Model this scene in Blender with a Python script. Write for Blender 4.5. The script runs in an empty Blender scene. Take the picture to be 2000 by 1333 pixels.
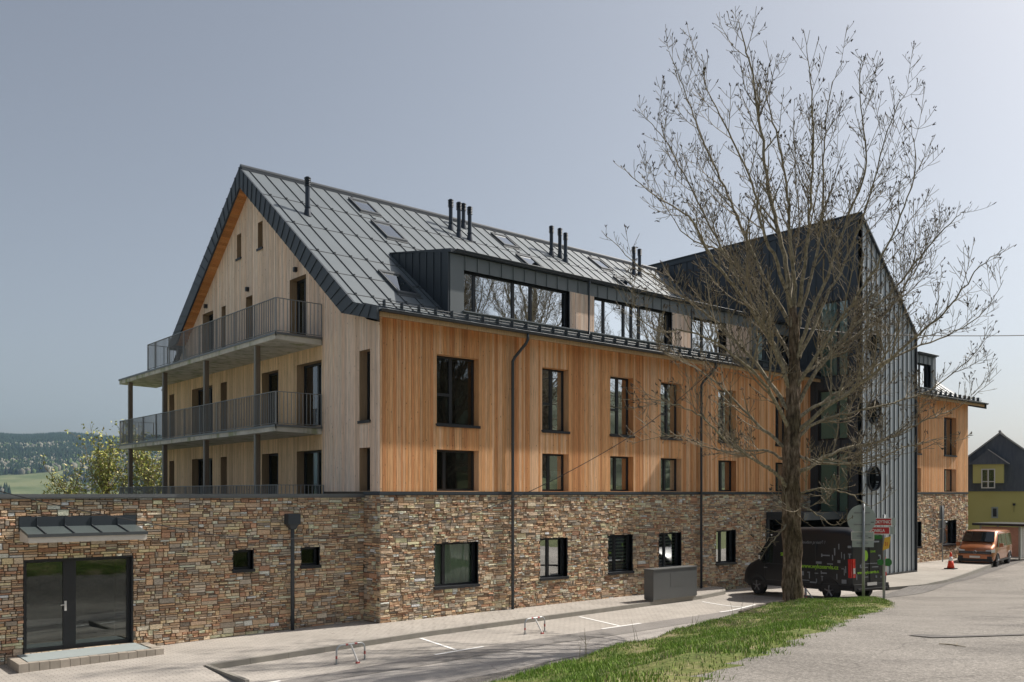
import bpy, math, random
import numpy as np
from mathutils import Vector, Matrix
R_ = math.radians
scene = bpy.context.scene
col = scene.collection

# ------------------------------------------------------------------ camera
SR = math.hypot(2040, 1743)
RV = np.array([2040/SR, -1743/SR]); FV = np.array([1743/SR, 2040/SR])     # camera right / forward on the ground plan
CAM = np.array([-14.3166, -22.8305]); CAMZ = 3.9
def cw(u, d):                       # camera plan coordinates (right, depth) -> world x, y
    p = CAM + u*RV + d*FV
    return float(p[0]), float(p[1])
def uv_of(x, y):
    q = np.array([x, y]) - CAM
    return float(q @ RV), float(q @ FV)
cam = bpy.data.cameras.new('camera'); cam.sensor_width = 36; cam.lens = 1743/2000*36
cam.shift_y = 296.5/2000; cam.clip_end = 30000; cam.clip_start = 0.1
co = bpy.data.objects.new('camera', cam); col.objects.link(co)
co.location = (CAM[0], CAM[1], CAMZ)
co.rotation_euler = (R_(90), 0, -math.atan2(FV[0], FV[1]))
scene.camera = co

# ------------------------------------------------------------------ light
SUN_AZ, SUN_EL = R_(-11), R_(46)
sdir = Vector((math.cos(SUN_EL)*math.cos(SUN_AZ), math.cos(SUN_EL)*math.sin(SUN_AZ), math.sin(SUN_EL)))
W = bpy.data.worlds.new('World'); scene.world = W; W.use_nodes = True
nt = W.node_tree; nt.nodes.clear()
sky = nt.nodes.new('ShaderNodeTexSky'); sky.sky_type = 'NISHITA'; sky.sun_disc = False
sky.sun_elevation = SUN_EL; sky.sun_rotation = math.atan2(sdir.x, sdir.y)
sky.altitude = 600; sky.air_density = 1.0; sky.dust_density = 4.6; sky.ozone_density = 1.0
hs = nt.nodes.new('ShaderNodeHueSaturation'); hs.inputs['Saturation'].default_value = 0.52
bg = nt.nodes.new('ShaderNodeBackground'); bg.inputs[1].default_value = 0.084
wo = nt.nodes.new('ShaderNodeOutputWorld')
nt.links.new(sky.outputs[0], hs.inputs['Color']); nt.links.new(hs.outputs[0], bg.inputs[0]); nt.links.new(bg.outputs[0], wo.inputs[0])
sl = bpy.data.lights.new('sun', 'SUN'); sl.energy = 4.5; sl.angle = R_(0.6); sl.color = (1.0, 0.93, 0.84)
so = bpy.data.objects.new('sun', sl); col.objects.link(so); so.location = (60, -20, 80)
so.rotation_euler = sdir.to_track_quat('Z', 'Y').to_euler()
scene.view_settings.view_transform = 'Standard'; scene.view_settings.look = 'None'
scene.view_settings.gamma = 1; scene.view_settings.exposure = 0.40

# ------------------------------------------------------------------ materials
def s2l(r, g, b):
    return tuple(((c/255)/12.92 if c/255 <= .04045 else ((c/255+.055)/1.055)**2.4) for c in (r, g, b))
MATS = {}
class NT:
    def __init__(s, name):
        s.m = bpy.data.materials.new(name); s.m.use_nodes = True; s.t = s.m.node_tree; s.t.nodes.clear()
        s.out = s.n('ShaderNodeOutputMaterial'); MATS[name] = s.m
    def n(s, typ, **kw):
        nd = s.t.nodes.new(typ)
        for k, v in kw.items(): setattr(nd, k, v)
        return nd
    def l(s, a, b): s.t.links.new(a, b)
    def set(s, nd, **kw):
        for k, v in kw.items(): nd.inputs[k.replace('_', ' ')].default_value = v
        return nd
    def coords(s, scale=(1, 1, 1), rot=(0, 0, 0), kind='Object'):
        tc = s.n('ShaderNodeTexCoord'); mp = s.n('ShaderNodeMapping')
        mp.inputs['Scale'].default_value = scale; mp.inputs['Rotation'].default_value = rot
        s.l(tc.outputs[kind], mp.inputs['Vector']); return mp.outputs[0]
    def noise(s, scale, detail=4, rough=.55, vec=None):
        nd = s.n('ShaderNodeTexNoise'); nd.inputs['Scale'].default_value = scale
        nd.inputs['Detail'].default_value = detail; nd.inputs['Roughness'].default_value = rough
        if vec is not None: s.l(vec, nd.inputs['Vector'])
        return nd.outputs['Fac']
    def ramp(s, fac, stops):
        nd = s.n('ShaderNodeValToRGB'); e = nd.color_ramp.elements
        while len(e) < len(stops): e.new(.5)
        for i, (p, c) in enumerate(stops):
            e[i].position = p; e[i].color = (*c, 1) if len(c) == 3 else c
        s.l(fac, nd.inputs[0]); return nd.outputs[0]
    def mix(s, a, b, fac=.5, mode='MIX'):
        nd = s.n('ShaderNodeMix', data_type='RGBA', blend_type=mode)
        for sock, v in ((nd.inputs[6], a), (nd.inputs[7], b)):
            if hasattr(v, 'links'): s.l(v, sock)
            else: sock.default_value = (*v, 1)
        if hasattr(fac, 'links'): s.l(fac, nd.inputs[0])
        else: nd.inputs[0].default_value = fac
        return nd.outputs[2]
    def attr(s, name='tint'):
        nd = s.n('ShaderNodeAttribute', attribute_name=name); return nd.outputs['Color']
    def bump(s, h, strength=.3, dist=.02):
        nd = s.n('ShaderNodeBump'); nd.inputs['Strength'].default_value = strength; nd.inputs['Distance'].default_value = dist
        s.l(h, nd.inputs['Height']); return nd.outputs[0]
    def bsdf(s, color, rough=.6, metal=0, spec=.5, normal=None, **kw):
        b = s.n('ShaderNodeBsdfPrincipled')
        if hasattr(color, 'links'): s.l(color, b.inputs['Base Color'])
        else: b.inputs['Base Color'].default_value = (*color, 1)
        if hasattr(rough, 'links'): s.l(rough, b.inputs['Roughness'])
        else: b.inputs['Roughness'].default_value = rough
        b.inputs['Metallic'].default_value = metal; b.inputs['Specular IOR Level'].default_value = spec
        if normal is not None: s.l(normal, b.inputs['Normal'])
        for k, v in kw.items(): b.inputs[k].default_value = v
        s.l(b.outputs[0], s.out.inputs[0]); return b
def G(v): return (v, v, v)
def simple(name, c, rough=.6, metal=0, spec=.5, var=.15, nscale=6, bump=0):
    t = NT(name); v = t.coords()
    n = t.noise(nscale, 5, .6, v)
    c2 = t.mix(tuple(x*(1-var) for x in c), tuple(min(1, x*(1+var)) for x in c), n)
    t.bsdf(c2, rough, metal, spec, normal=t.bump(n, bump, .02) if bump else None)
    return t.m
# stone: colour per stone in the 'tint' attribute
t = NT('stone'); v = t.coords((1, 1, 2.2)); n = t.noise(16, 6, .65, v); n2 = t.noise(70, 4, .6, v)
c = t.mix(t.attr(), t.ramp(n, [(.3, G(.55)), (.5, G(1.0)), (.75, G(1.3))]), .75, 'MULTIPLY')
c = t.mix(c, t.ramp(n2, [(.3, G(.7)), (.7, G(1.15))]), .6, 'MULTIPLY')
t.bsdf(c, .85, 0, .25, normal=t.bump(n, .7, .03))
simple('mortar', (.12, .10, .08), .95, var=.4)
# boards
def wood(name, grain=.5, knots=.55):
    t = NT(name); v = t.coords((22, 22, .9)); n = t.noise(1.6, 5, .6, v)
    v2 = t.coords((60, 60, 2.5)); n2 = t.noise(1, 3, .5, v2)
    c = t.mix(t.attr(), t.ramp(n, [(.3, G(.62)), (.5, G(1.0)), (.72, G(1.22))]), grain, 'MULTIPLY')
    c = t.mix(c, t.ramp(n2, [(.35, G(.75)), (.6, G(1.08))]), grain, 'MULTIPLY')
    vo = t.n('ShaderNodeTexVoronoi'); vo.inputs['Scale'].default_value = 1.0; t.l(t.coords((7, 7, 3.2)), vo.inputs['Vector'])
    k = t.ramp(vo.outputs['Distance'], [(.045, G(1-knots)), (.11, G(1))])
    c = t.mix(c, k, 1.0, 'MULTIPLY')
    st = t.noise(.5, 3, .5, t.coords((1, 1, .35)))
    c = t.mix(c, t.ramp(st, [(.3, G(.86)), (.7, G(1.08))]), .8, 'MULTIPLY')
    t.bsdf(c, .7, 0, .25, normal=t.bump(n2, .3, .004)); return t.m
wood('larch', .62, .72); wood('reveal_wood', .5, .3)
def metal(name, c, rough=.42, met=.35, var=.12, spec=.5, sc=1.2):
    t = NT(name); v = t.coords(); n = t.noise(sc, 4, .5, v); n2 = t.noise(40, 3, .5, v)
    cc = t.mix(tuple(x*(1-var) for x in c), tuple(x*(1+var) for x in c), n)
    rr = t.n('ShaderNodeMapRange'); rr.inputs['To Min'].default_value = rough-.07; rr.inputs['To Max'].default_value = rough+.08
    t.l(n2, rr.inputs[0]); t.bsdf(cc, rr.outputs[0], met, spec, normal=t.bump(n, .12, .02)); return t.m
metal('roof_metal', (.145, .168, .182), .45, .15, .2, .5, .6)
metal('dark_metal', (.04, .05, .062), .45, .1)
metal('lit_clad_metal', (.47, .52, .56), .45, .1)  # tower front: sunlight worked into a paler colour than the shaded side
metal('seam_metal', (.07, .078, .085), .45, .1)
metal('frame_metal', (.016, .018, .022), .45, 0)
metal('rail_metal', (.24, .25, .255), .45, .1)
metal('canopy_sheet', (.085, .105, .105), .4, .1)
simple('step_slab', (.30, .34, .34), .8, var=.12)
metal('dormer_metal', (.17, .19, .20), .5, .1)
simple('pale_board', (.62, .58, .52), .6, var=.08)
simple('stair_wall', (.40, .41, .34), .8, var=.15)
metal('galv', (.30, .32, .33), .45, .6)
metal('vent_metal', (.03, .04, .055), .35, .2)
metal('hoop_metal', (.5, .52, .53), .4, .3)
metal('coping', (.16, .17, .18), .45, .4)
metal('cabinet', (.10, .105, .105), .55, 0)
def glass(name, refl=1.0, tint=.92, base=(.78, .86, .82)):
    t = NT(name)
    tr = t.n('ShaderNodeBsdfTransparent'); tr.inputs[0].default_value = (base[0]*tint, base[1]*tint, base[2]*tint, 1)
    gl = t.n('ShaderNodeBsdfGlossy'); gl.inputs[0].default_value = (.9, .93, .95, 1); gl.inputs['Roughness'].default_value = .015
    n = t.noise(.55, 2, .5, t.coords()); b = t.bump(n, .10, .05); t.l(b, gl.inputs['Normal'])
    fr = t.n('ShaderNodeFresnel'); fr.inputs['IOR'].default_value = 1.5
    mu = t.n('ShaderNodeMath', operation='MULTIPLY'); mu.inputs[1].default_value = .72*refl; mu.use_clamp = True
    mx = t.n('ShaderNodeMixShader'); t.l(fr.outputs[0], mu.inputs[0]); t.l(mu.outputs[0], mx.inputs[0])
    t.l(tr.outputs[0], mx.inputs[1]); t.l(gl.outputs[0], mx.inputs[2]); t.l(mx.outputs[0], t.out.inputs[0]); return t.m
glass('glass'); glass('glass_bright', 3.4)
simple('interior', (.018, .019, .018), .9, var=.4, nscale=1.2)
simple('curtain', (.72, .70, .62), .9, var=.1)
simple('blind', (.72, .78, .58), .8, var=.05)
simple('film', (.55, .62, .60), .6, var=.05)
t = NT('concrete'); v = t.coords(); n = t.noise(1.6, 6, .65, v); n2 = t.noise(.9, 3, .6, t.coords((3, 3, .6)))
c = t.ramp(n, [(.3, (.42, .40, .35)), (.6, (.60, .57, .51))]); c = t.mix(c, t.ramp(n2, [(.50, G(1)), (.66, (.45, .52, .30))]), .8, 'MULTIPLY')
t.bsdf(c, .85, 0, .3)
wood('post_wood', .6, .2)
# pavers
def pavers(name, c, scale=1.0, rot=0., mort=.55, shade_dots=True):
    t = NT(name); v = t.coords((1, 1, 1), (0, 0, rot))
    br = t.n('ShaderNodeTexBrick'); t.l(v, br.inputs['Vector'])
    br.inputs['Color1'].default_value = (*c, 1); br.inputs['Color2'].default_value = (*[x*.90 for x in c], 1)
    br.inputs['Mortar'].default_value = (*[x*mort for x in c], 1)
    br.inputs['Scale'].default_value = scale; br.inputs['Brick Width'].default_value = .22; br.inputs['Row Height'].default_value = .11
    br.inputs['Mortar Size'].default_value = .006; br.inputs['Mortar Smooth'].default_value = .3; br.offset = .5
    n = t.noise(.55, 5, .6, v); n2 = t.noise(45, 3, .6, v)
    cc = t.mix(br.outputs['Color'], t.ramp(n, [(.3, (.80, .79, .77)), (.7, (1.08, 1.07, 1.05))]), .9, 'MULTIPLY')
    cc = t.mix(cc, t.ramp(n2, [(.3, G(.82)), (.7, G(1.1))]), .6, 'MULTIPLY')
    if shade_dots:
        vo = t.n('ShaderNodeTexVoronoi', feature='F1'); vo.inputs['Scale'].default_value = 3.0; vo.inputs['Randomness'].default_value = .18; t.l(t.coords((1, 1.25, 1), (0, 0, .5)), vo.inputs['Vector'])
        cc = t.mix(cc, t.ramp(vo.outputs['Distance'], [(.12, (.60, .59, .57)), (.2, G(1))]), .9, 'MULTIPLY')  # darker dots paint the pavers' small shadows into the colour
    t.bsdf(cc, .9, 0, .2, normal=t.bump(br.outputs['Fac'], .25, .004)); return t.m
pavers('pavers', (.475, .445, .41), mort=.42); pavers('cobble', (.40, .375, .34), 1.0, .6, .5, False)
def asphalt(name, c, spk=.35, patch=.25, fine=90):
    t = NT(name); v = t.coords(); n = t.noise(.28, 6, .6, v); n1 = t.noise(2.2, 5, .6, v)
    vo = t.n('ShaderNodeTexVoronoi'); vo.inputs['Scale'].default_value = fine; t.l(v, vo.inputs['Vector'])
    cc = t.mix(c, t.ramp(vo.outputs['Color'], [(.1, G(1-spk)), (.6, G(1.0)), (.95, G(1+spk*1.1))]), 1.0, 'MULTIPLY')
    n3 = t.noise(fine*.35, 3, .7, v)
    cc = t.mix(cc, t.ramp(n3, [(.3, G(1-spk*.7)), (.7, G(1+spk*.5))]), .9, 'MULTIPLY')
    cc = t.mix(cc, t.ramp(n, [(.35, G(1-patch)), (.5, G(1)), (.68, G(1+patch*.6))]), 1.0, 'MULTIPLY')
    cc = t.mix(cc, t.ramp(n1, [(.32, G(1-patch*.5)), (.66, G(1.05))]), 1.0, 'MULTIPLY')
    # long cracks
    vc = t.n('ShaderNodeTexVoronoi', feature='DISTANCE_TO_EDGE'); vc.inputs['Scale'].default_value = .22
    dv = t.n('ShaderNodeVectorMath', operation='ADD'); nn = t.n('ShaderNodeTexNoise'); nn.inputs['Scale'].default_value = .8; t.l(v, nn.inputs['Vector'])
    t.l(v, dv.inputs[0]); t.l(nn.outputs['Color'], dv.inputs[1]); t.l(dv.outputs[0], vc.inputs['Vector'])
    cc = t.mix(cc, t.ramp(vc.outputs['Distance'], [(.0, G(.55)), (.006, G(1))]), .6, 'MULTIPLY')
    t.bsdf(cc, .92, 0, .2, normal=t.bump(vo.outputs['Distance'], .5, .01)); return t.m
asphalt('asphalt_old', (.27, .25, .225), .38, .2, 55)
asphalt('asphalt_new', (.26, .245, .23), .2, .12, 90)
asphalt('asphalt_dark', (.17, .16, .15), .2, .12, 90)
asphalt('asphalt_mid', (.305, .283, .256), .3, .2, 60)
asphalt('asphalt_pale', (.40, .375, .35), .2, .15, 80)
simple('kerb', (.26, .245, .215), .9, var=.25, nscale=3)
simple('white_paint', (.86, .86, .84), .7, var=.08, nscale=8)
simple('red_dull', (.42, .10, .09), .5)
simple('red_paint', (.5, .03, .03), .5)
simple('soil', (.09, .08, .045), .95, var=.5, nscale=2.5, bump=.5)
t = NT('turf'); v = t.coords(); n = t.noise(1.1, 6, .65, v); n2 = t.noise(9, 4, .6, v)
c = t.ramp(n, [(.36, (.09, .13, .035)), (.5, (.16, .17, .06)), (.66, (.30, .25, .16))]); c = t.mix(c, t.ramp(n2, [(.3, G(.6)), (.7, G(1.3))]), .8, 'MULTIPLY')
t.bsdf(c, .95, 0, .1, normal=t.bump(n2, .8, .05))
t = NT('blade'); t.bsdf(t.attr(), .6, 0, .25)
t = NT('far_ground'); v = t.coords((.01, .01, .01)); n = t.noise(1.5, 5, .6, v)
t.bsdf(t.ramp(n, [(.35, (.09, .12, .05)), (.6, (.165, .18, .09))]), .95, 0, .1)
t = NT('bark'); v = t.coords((9, 9, 2.2)); n = t.noise(1.5, 6, .7, v); n2 = t.noise(1.3, 4, .6, t.coords())
c = t.ramp(n, [(.34, (.04, .03, .021)), (.50, (.17, .125, .088)), (.68, (.38, .30, .22))]); c = t.mix(c, t.ramp(n2, [(.42, G(1)), (.64, (.42, .44, .34))]), .8, 'MULTIPLY')
t.bsdf(c, .9, 0, .15, normal=t.bump(n, 1.0, .04))
t = NT('branch_bark'); v = t.coords((6, 6, 3)); n = t.noise(2.5, 5, .7, v)
t.bsdf(t.ramp(n, [(.3, (.09, .075, .05)), (.5, (.25, .215, .15)), (.72, (.47, .42, .31))]), .85, 0, .15)
simple('twig_bark', (.24, .20, .135), .85, var=.4, nscale=3)
simple('bud', (.06, .045, .03), .8, var=.4)
def tinted(name, rough=.6, **kw):
    t = NT(name); n = t.noise(4, 4, .6, t.coords()); c = t.mix(t.attr(), t.ramp(n, [(.3, G(.85)), (.7, G(1.12))]), .8, 'MULTIPLY'); t.bsdf(c, rough, **kw); return t.m
tinted('tinted', .6); tinted('leaf', .55, spec=.3)
def paint(name, c, rough=.25, metal=0, coat=.6):
    t = NT(name); n = t.noise(1.4, 4, .6, t.coords()); cc = t.mix(c, tuple(x*.82 for x in c), n)
    t.bsdf(cc, rough, metal, .5, **{'Coat Weight': coat, 'Coat Roughness': .08}); return t.m
t = NT('car_glass'); t.bsdf((.012, .014, .015), .04, 0, .8)
paint('van_black', (.006, .008, .013), .4, 0, .12); paint('van_copper', (.42, .15, .055), .32, .55, .8)
simple('tyre', (.012, .012, .012), .85, var=.3, nscale=12); metal('rim', (.25, .26, .28), .3, .8)
paint('tail_red', (.6, .012, .012), .2); paint('lamp_white', (.6, .6, .58), .15); simple('plastic', (.02, .02, .022), .6)
simple('lime', (.28, .55, .03), .5, var=.05); simple('graphic', (.22, .24, .27), .5, var=.1)
simple('cone_red', (.75, .05, .012), .5, var=.08); simple('cone_white', (.75, .74, .72), .5, var=.08)
simple('sign_back', (.34, .385, .37), .45, metal=.3, var=.08); simple('sign_yellow', (.72, .42, .05), .5, var=.05)
simple('sign_red', (.45, .02, .025), .5, var=.05); simple('sign_white', (.7, .68, .65), .5, var=.05); simple('sign_green', (.03, .16, .03), .7, var=.3, nscale=20)
t = NT('green_render'); v = t.coords(); n = t.noise(.5, 4, .5, v)
t.bsdf(t.ramp(n, [(.3, (.56, .52, .20)), (.7, (.62, .58, .24))]), .9, 0, .2)
t = NT('slate'); v = t.coords((1, 1, .2)); n = t.noise(6, 5, .6, v)
t.bsdf(t.ramp(n, [(.3, (.09, .105, .135)), (.7, (.135, .15, .18))]), .75, 0, .3)
simple('pale_metal', (.42, .42, .42), .5, metal=.2, var=.1)
t = NT('conifer'); t.bsdf(t.attr(), .95, 0, .05)

# ------------------------------------------------------------------ mesh builder
def tag(o, label=None, cat=None, group=None, kind=None):
    if label: o['label'] = label
    if cat: o['category'] = cat
    if group: o['group'] = group
    if kind: o['kind'] = kind
    return o
def empty(name, loc=(0, 0, 0), rz=0, parent=None):
    o = bpy.data.objects.new(name, None); col.objects.link(o); o.location = loc; o.rotation_euler = (0, 0, rz)
    o.empty_display_size = .3
    if parent: o.parent = parent
    return o
class Fr:      # wall frame: s along the wall, n outwards
    def __init__(f, o, s, n): f.o, f.s, f.n = o, s, n
    def p(f, s, z, n): return (f.o[0]+s*f.s[0]+n*f.n[0], f.o[1]+s*f.s[1]+n*f.n[1], z)
class MB:
    def __init__(s): s.v = []; s.f = []; s.c = []
    def poly(s, pts, c=(1, 1, 1)):
        i = len(s.v); s.v += [tuple(p) for p in pts]; s.f.append(tuple(range(i, i+len(pts)))); s.c.append(c)
    def hexa(s, P, c=(1, 1, 1), skip=()):
        i = len(s.v); s.v += [tuple(p) for p in P]
        for k, f in enumerate(((0, 3, 2, 1), (4, 5, 6, 7), (0, 1, 5, 4), (1, 2, 6, 5), (2, 3, 7, 6), (3, 0, 4, 7))):
            if k in skip: continue
            s.f.append(tuple(i+j for j in f)); s.c.append(c)
        return s
    def box(s, x0, x1, y0, y1, z0, z1, c=(1, 1, 1)):
        return s.hexa([(x0, y0, z0), (x1, y0, z0), (x1, y1, z0), (x0, y1, z0), (x0, y0, z1), (x1, y0, z1), (x1, y1, z1), (x0, y1, z1)], c)
    def fbox(s, F, s0, s1, z0, z1, n0, n1, c=(1, 1, 1), zt=None):
        a, b = zt if zt else (z1, z1)
        return s.hexa([F.p(s0, z0, n0), F.p(s1, z0, n0), F.p(s1, z0, n1), F.p(s0, z0, n1), F.p(s0, a, n0), F.p(s1, b, n0), F.p(s1, b, n1), F.p(s0, a, n1)], c)
    def prism(s, poly, fn0, fn1, c=(1, 1, 1), cap=True):
        n = len(poly); i = len(s.v); s.v += [fn0(*p) for p in poly] + [fn1(*p) for p in poly]
        if cap: s.f += [tuple(range(i, i+n)), tuple(range(i+2*n-1, i+n-1, -1))]; s.c += [c, c]
        for k in range(n):
            s.f.append((i+k, i+(k+1) % n, i+n+(k+1) % n, i+n+k)); s.c.append(c)
        return s
    def tube(s, pts, rad, k=8, c=(1, 1, 1), cap=True):
        pts = [Vector(p) for p in pts]; n = len(pts)
        if not hasattr(rad, '__len__'): rad = [rad]*n
        i0 = len(s.v); up = None
        for j, p in enumerate(pts):
            d = (pts[min(j+1, n-1)]-pts[max(j-1, 0)])
            if d.length < 1e-9: d = Vector((0, 0, 1))
            d.normalize()
            if up is None: up = d.orthogonal().normalized()
            else:
                up = (up - d*up.dot(d)); up = up.normalized() if up.length > 1e-6 else d.orthogonal().normalized()
            w = d.cross(up)
            for q in range(k):
                a = 2*math.pi*q/k; s.v.append(tuple(p + (up*math.cos(a)+w*math.sin(a))*rad[j]))
        for j in range(n-1):
            for q in range(k):
                a = i0+j*k+q; b = i0+j*k+(q+1) % k
                s.f.append((a, b, b+k, a+k)); s.c.append(c)
        if cap:
            s.f.append(tuple(range(i0+k-1, i0-1, -1))); s.c.append(c)
            s.f.append(tuple(range(i0+(n-1)*k, i0+n*k))); s.c.append(c)
        return s
    def build(s, name, mat, parent=None, smooth=False):
        me = bpy.data.meshes.new(name); me.from_pydata(s.v, [], s.f); me.materials.append(MATS[mat])
        a = me.color_attributes.new('tint', 'FLOAT_COLOR', 'CORNER')
        cnt = np.array([len(f) for f in s.f]); cc = np.array([(*c[:3], 1.) for c in s.c], dtype=np.float32)
        a.data.foreach_set('color', np.repeat(cc, cnt, axis=0).ravel())
        if smooth: me.polygons.foreach_set('use_smooth', [True]*len(me.polygons))
        me.update(); o = bpy.data.objects.new(name, me); col.objects.link(o)
        if parent: o.parent = parent
        return o
def npmesh(name, V, F, mat, cols=None, parent=None, smooth=False):   # all faces with the same vertex count
    V = np.asarray(V, np.float32); F = np.asarray(F, np.int32); k = F.shape[1]
    me = bpy.data.meshes.new(name); me.vertices.add(len(V)); me.vertices.foreach_set('co', V.ravel())
    me.loops.add(F.size); me.loops.foreach_set('vertex_index', F.ravel()); me.polygons.add(len(F))
    me.polygons.foreach_set('loop_start', np.arange(0, F.size, k, dtype=np.int32)); me.update(calc_edges=True)
    if smooth: me.polygons.foreach_set('use_smooth', [True]*len(F))
    me.materials.append(MATS[mat])
    if cols is not None:
        a = me.color_attributes.new('tint', 'FLOAT_COLOR', 'CORNER')
        cc = np.concatenate([np.asarray(cols, np.float32), np.ones((len(F), 1), np.float32)], 1)
        a.data.foreach_set('color', np.repeat(cc, k, axis=0).ravel())
    o = bpy.data.objects.new(name, me); col.objects.link(o)
    if parent: o.parent = parent
    return o
def text(body, size, mat, parent, M, name='lettering', shear=0, bold=0):
    cu = bpy.data.curves.new(name, 'FONT'); cu.body = body; cu.size = size; cu.extrude = .002; cu.shear = shear; cu.offset = bold
    o = bpy.data.objects.new(name, cu); col.objects.link(o)
    bpy.context.view_layer.update(); dg = bpy.context.evaluated_depsgraph_get()
    me = bpy.data.meshes.new_from_object(o.evaluated_get(dg)); me.transform(M); me.materials.clear(); me.materials.append(MATS[mat])
    bpy.data.objects.remove(o); me.name = name
    r = bpy.data.objects.new(name, me); col.objects.link(r)
    if parent: r.parent = parent
    return r
def sub_rects(rects, holes):
    for (a0, a1, b0, b1) in holes:
        out = []
        for (s0, s1, z0, z1) in rects:
            if a1 <= s0 or a0 >= s1 or b1 <= z0 or b0 >= z1: out.append((s0, s1, z0, z1)); continue
            if a0 > s0: out.append((s0, a0, z0, z1))
            if a1 < s1: out.append((a1, s1, z0, z1))
            m0, m1 = max(s0, a0), min(s1, a1)
            if b0 > z0: out.append((m0, m1, z0, b0))
            if b1 < z1: out.append((m0, m1, b1, z1))
        rects = out
    return rects
# ------------------------------------------------------------------ terrain function
CU = [(-8., 4.), (-6., 6.), (-3., 10.), (-.12, 14.), (5.55, 22.), (7.7, 25.), (9.4, 26.9)]
RU = [(-1.5, 2.), (0., 4.), (1.74, 7.6), (4.4, 12.8), (7.1, 18.), (9.6, 22.4), (10.75, 25.)]
def interp(tab, d):
    return float(np.interp(d, [t[1] for t in tab], [t[0] for t in tab]))
YC = sorted(cw(u, d) for u, d in CU)
def crestY(x): return float(np.interp(x, [p[0] for p in YC]+[20, 40], [p[1] for p in YC]+[-8.3, -8.0]))
def road_up(d): 
    z = .7+.085*(26.5-d)
    return (z+math.sqrt(z*z+.03))/2 - .03
def sstep(t): t = max(0, min(1, t)); return t*t*(3-2*t)
def base(x, y):
    z = -.135
    if x < 0: z += .015*max(x, -25)
    return z
def ground(x, y):
    u, d = uv_of(x, y); d_ = max(d, -6)
    up = road_up(d_)
    uc, ur = interp(CU, d_), interp(RU, d_)
    zc = 1.08-.0112*d_
    if d_ < 27 and u < ur:
        tt = max(0, min(1, (u-uc)/max(.3, ur-uc))); h = up-(max(0, up-zc))*(1-sstep(tt))
    else: h = up
    yc = crestY(x); fo = 1.7 + max(0, min(4.3, (x-9)*1.1))
    w = sstep((yc+fo-y)/fo)
    b = base(x, y)
    return b + w*max(0, h-b)
def pave_z(x, y):      # raised pavement along the house
    return (.015*max(x, -25) if x < 0 else 0.) + 0.
def sheet(name, mat, xs, ylo, yhi, ny, zf, dz=0., kind='structure'):
    mb = MB(); nx = len(xs); V = []; F = []
    for x in xs:
        a, b = ylo(x), yhi(x)
        for j in range(ny+1):
            y = a+(b-a)*j/ny; V.append((x, y, zf(x, y)+dz))
    for i in range(nx-1):
        for j in range(ny):
            k = i*(ny+1)+j; F.append((k, k+ny+1, k+ny+2, k+1))
    o = npmesh(name, V, F, mat, smooth=True); tag(o, kind=kind); return o
def lin(a, b, n): return [a+(b-a)*i/n for i in range(n+1)]
def tabf(tab): return lambda x: float(np.interp(x, [t[0] for t in tab], [t[1] for t in tab]))
kerbY = tabf([(-30, -2.6), (-6.2, -2.5), (0, -2.25), (3.4, -2.1), (9.8, -1.85), (13.3, -1.75), (15.2, -1.35), (16.3, -.5), (40, -.5)])
parkY = tabf([(-30, -4.9), (-5.8, -4.75), (5, -4.5), (12, -4.5), (20.9, -5.15)])
rkerbY = tabf([(20.9, -5.2), (22.8, -5.6), (26, -5.3), (30, -4.5), (36.7, -3.0), (45.6, -.7), (60, 4), (90, 12)])
def northY(x): return parkY(x) if x < 20.9 else rkerbY(x)
# ground: one sheet to the horizon
xs = [-6000, -2500, -1000, -400, -150, -80, -50]+lin(-40, 100, 140)+[130, 200, 400, 1000, 2500, 6000]
ysg = [-6000, -2500, -1000, -400, -200, -120, -80, -65]+lin(-55, 45, 100)+[60, 90, 150, 400, 1000, 2500, 8000]
southY = tabf([(-60, -34), (-5, -34), (6, -27), (18, -20), (50, -11), (90, -2), (140, 8)])
def gz(x, y):
    z = (ground(max(-40, min(100, x)), max(-55, min(45, y))) if y < 6 else -.3) - .22
    sy = southY(x)+.5
    if y < sy: z += min(8, (sy-y)*.42)                          # grassy slope across the road, behind the viewer
    if y > 25: z -= min(60, (y-25)*.12)*(1 if x < 20 else .3)
    if y > 6 and x < -2: z -= 0
    return z
V = [(x, y, gz(x, y)) for x in xs for y in ysg]; ny = len(ysg)
F = [(i*ny+j, (i+1)*ny+j, (i+1)*ny+j+1, i*ny+j+1) for i in range(len(xs)-1) for j in range(ny-1)]
tag(npmesh('ground', V, F, 'far_ground', smooth=True), kind='structure')
simple('wooded_slope', (.035, .05, .018), .95, var=.6, nscale=.35)
V = [(x, southY(x)-q, gz(x, southY(x)-q)+.2*min(1, (q-9)/2)-.1+1.5*math.sin(x*.31+q*.2)*min(1, max(0, (q-12)/6))+min(16, max(0, (q-12)*.17))) for x in lin(-150, 220, 120) for q in lin(9, 100, 36)]
F = [(i*37+j, (i+1)*37+j, (i+1)*37+j+1, i*37+j+1) for i in range(120) for j in range(36)]
tag(npmesh('hill', V, F, 'wooded_slope', smooth=True), kind='structure')
rx = lin(-32, 16, 96)+lin(17, 90, 73)
sheet('road', 'asphalt_old', rx, southY, northY, 90, ground)
sheet('road_strip', 'asphalt_new', lin(-32, 12.2, 60), lambda x: -5.45+.05*math.sin(x), parkY, 2, ground, .006)
sheet('road_strip', 'asphalt_pale', lin(-32, 9, 50), lambda x: -7.2+.15*math.sin(x*.7), lambda x: -5.5+.05*math.sin(x), 3, ground, .006)
def park_z(x, y):
    g = ground(x, y)+.004
    if x < -6.2:
        f = max(0, min(1, (y-parkY(x))/(kerbY(x)-parkY(x)))); f *= min(1, (-6.2-x)/.15); return g+(pave_z(x, y)-g)*f
    return g
sheet('parking_paving', 'pavers', lin(-32, -6.36, 60)+lin(-6.2, 20.9, 70), parkY, kerbY, 8, park_z)
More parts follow.
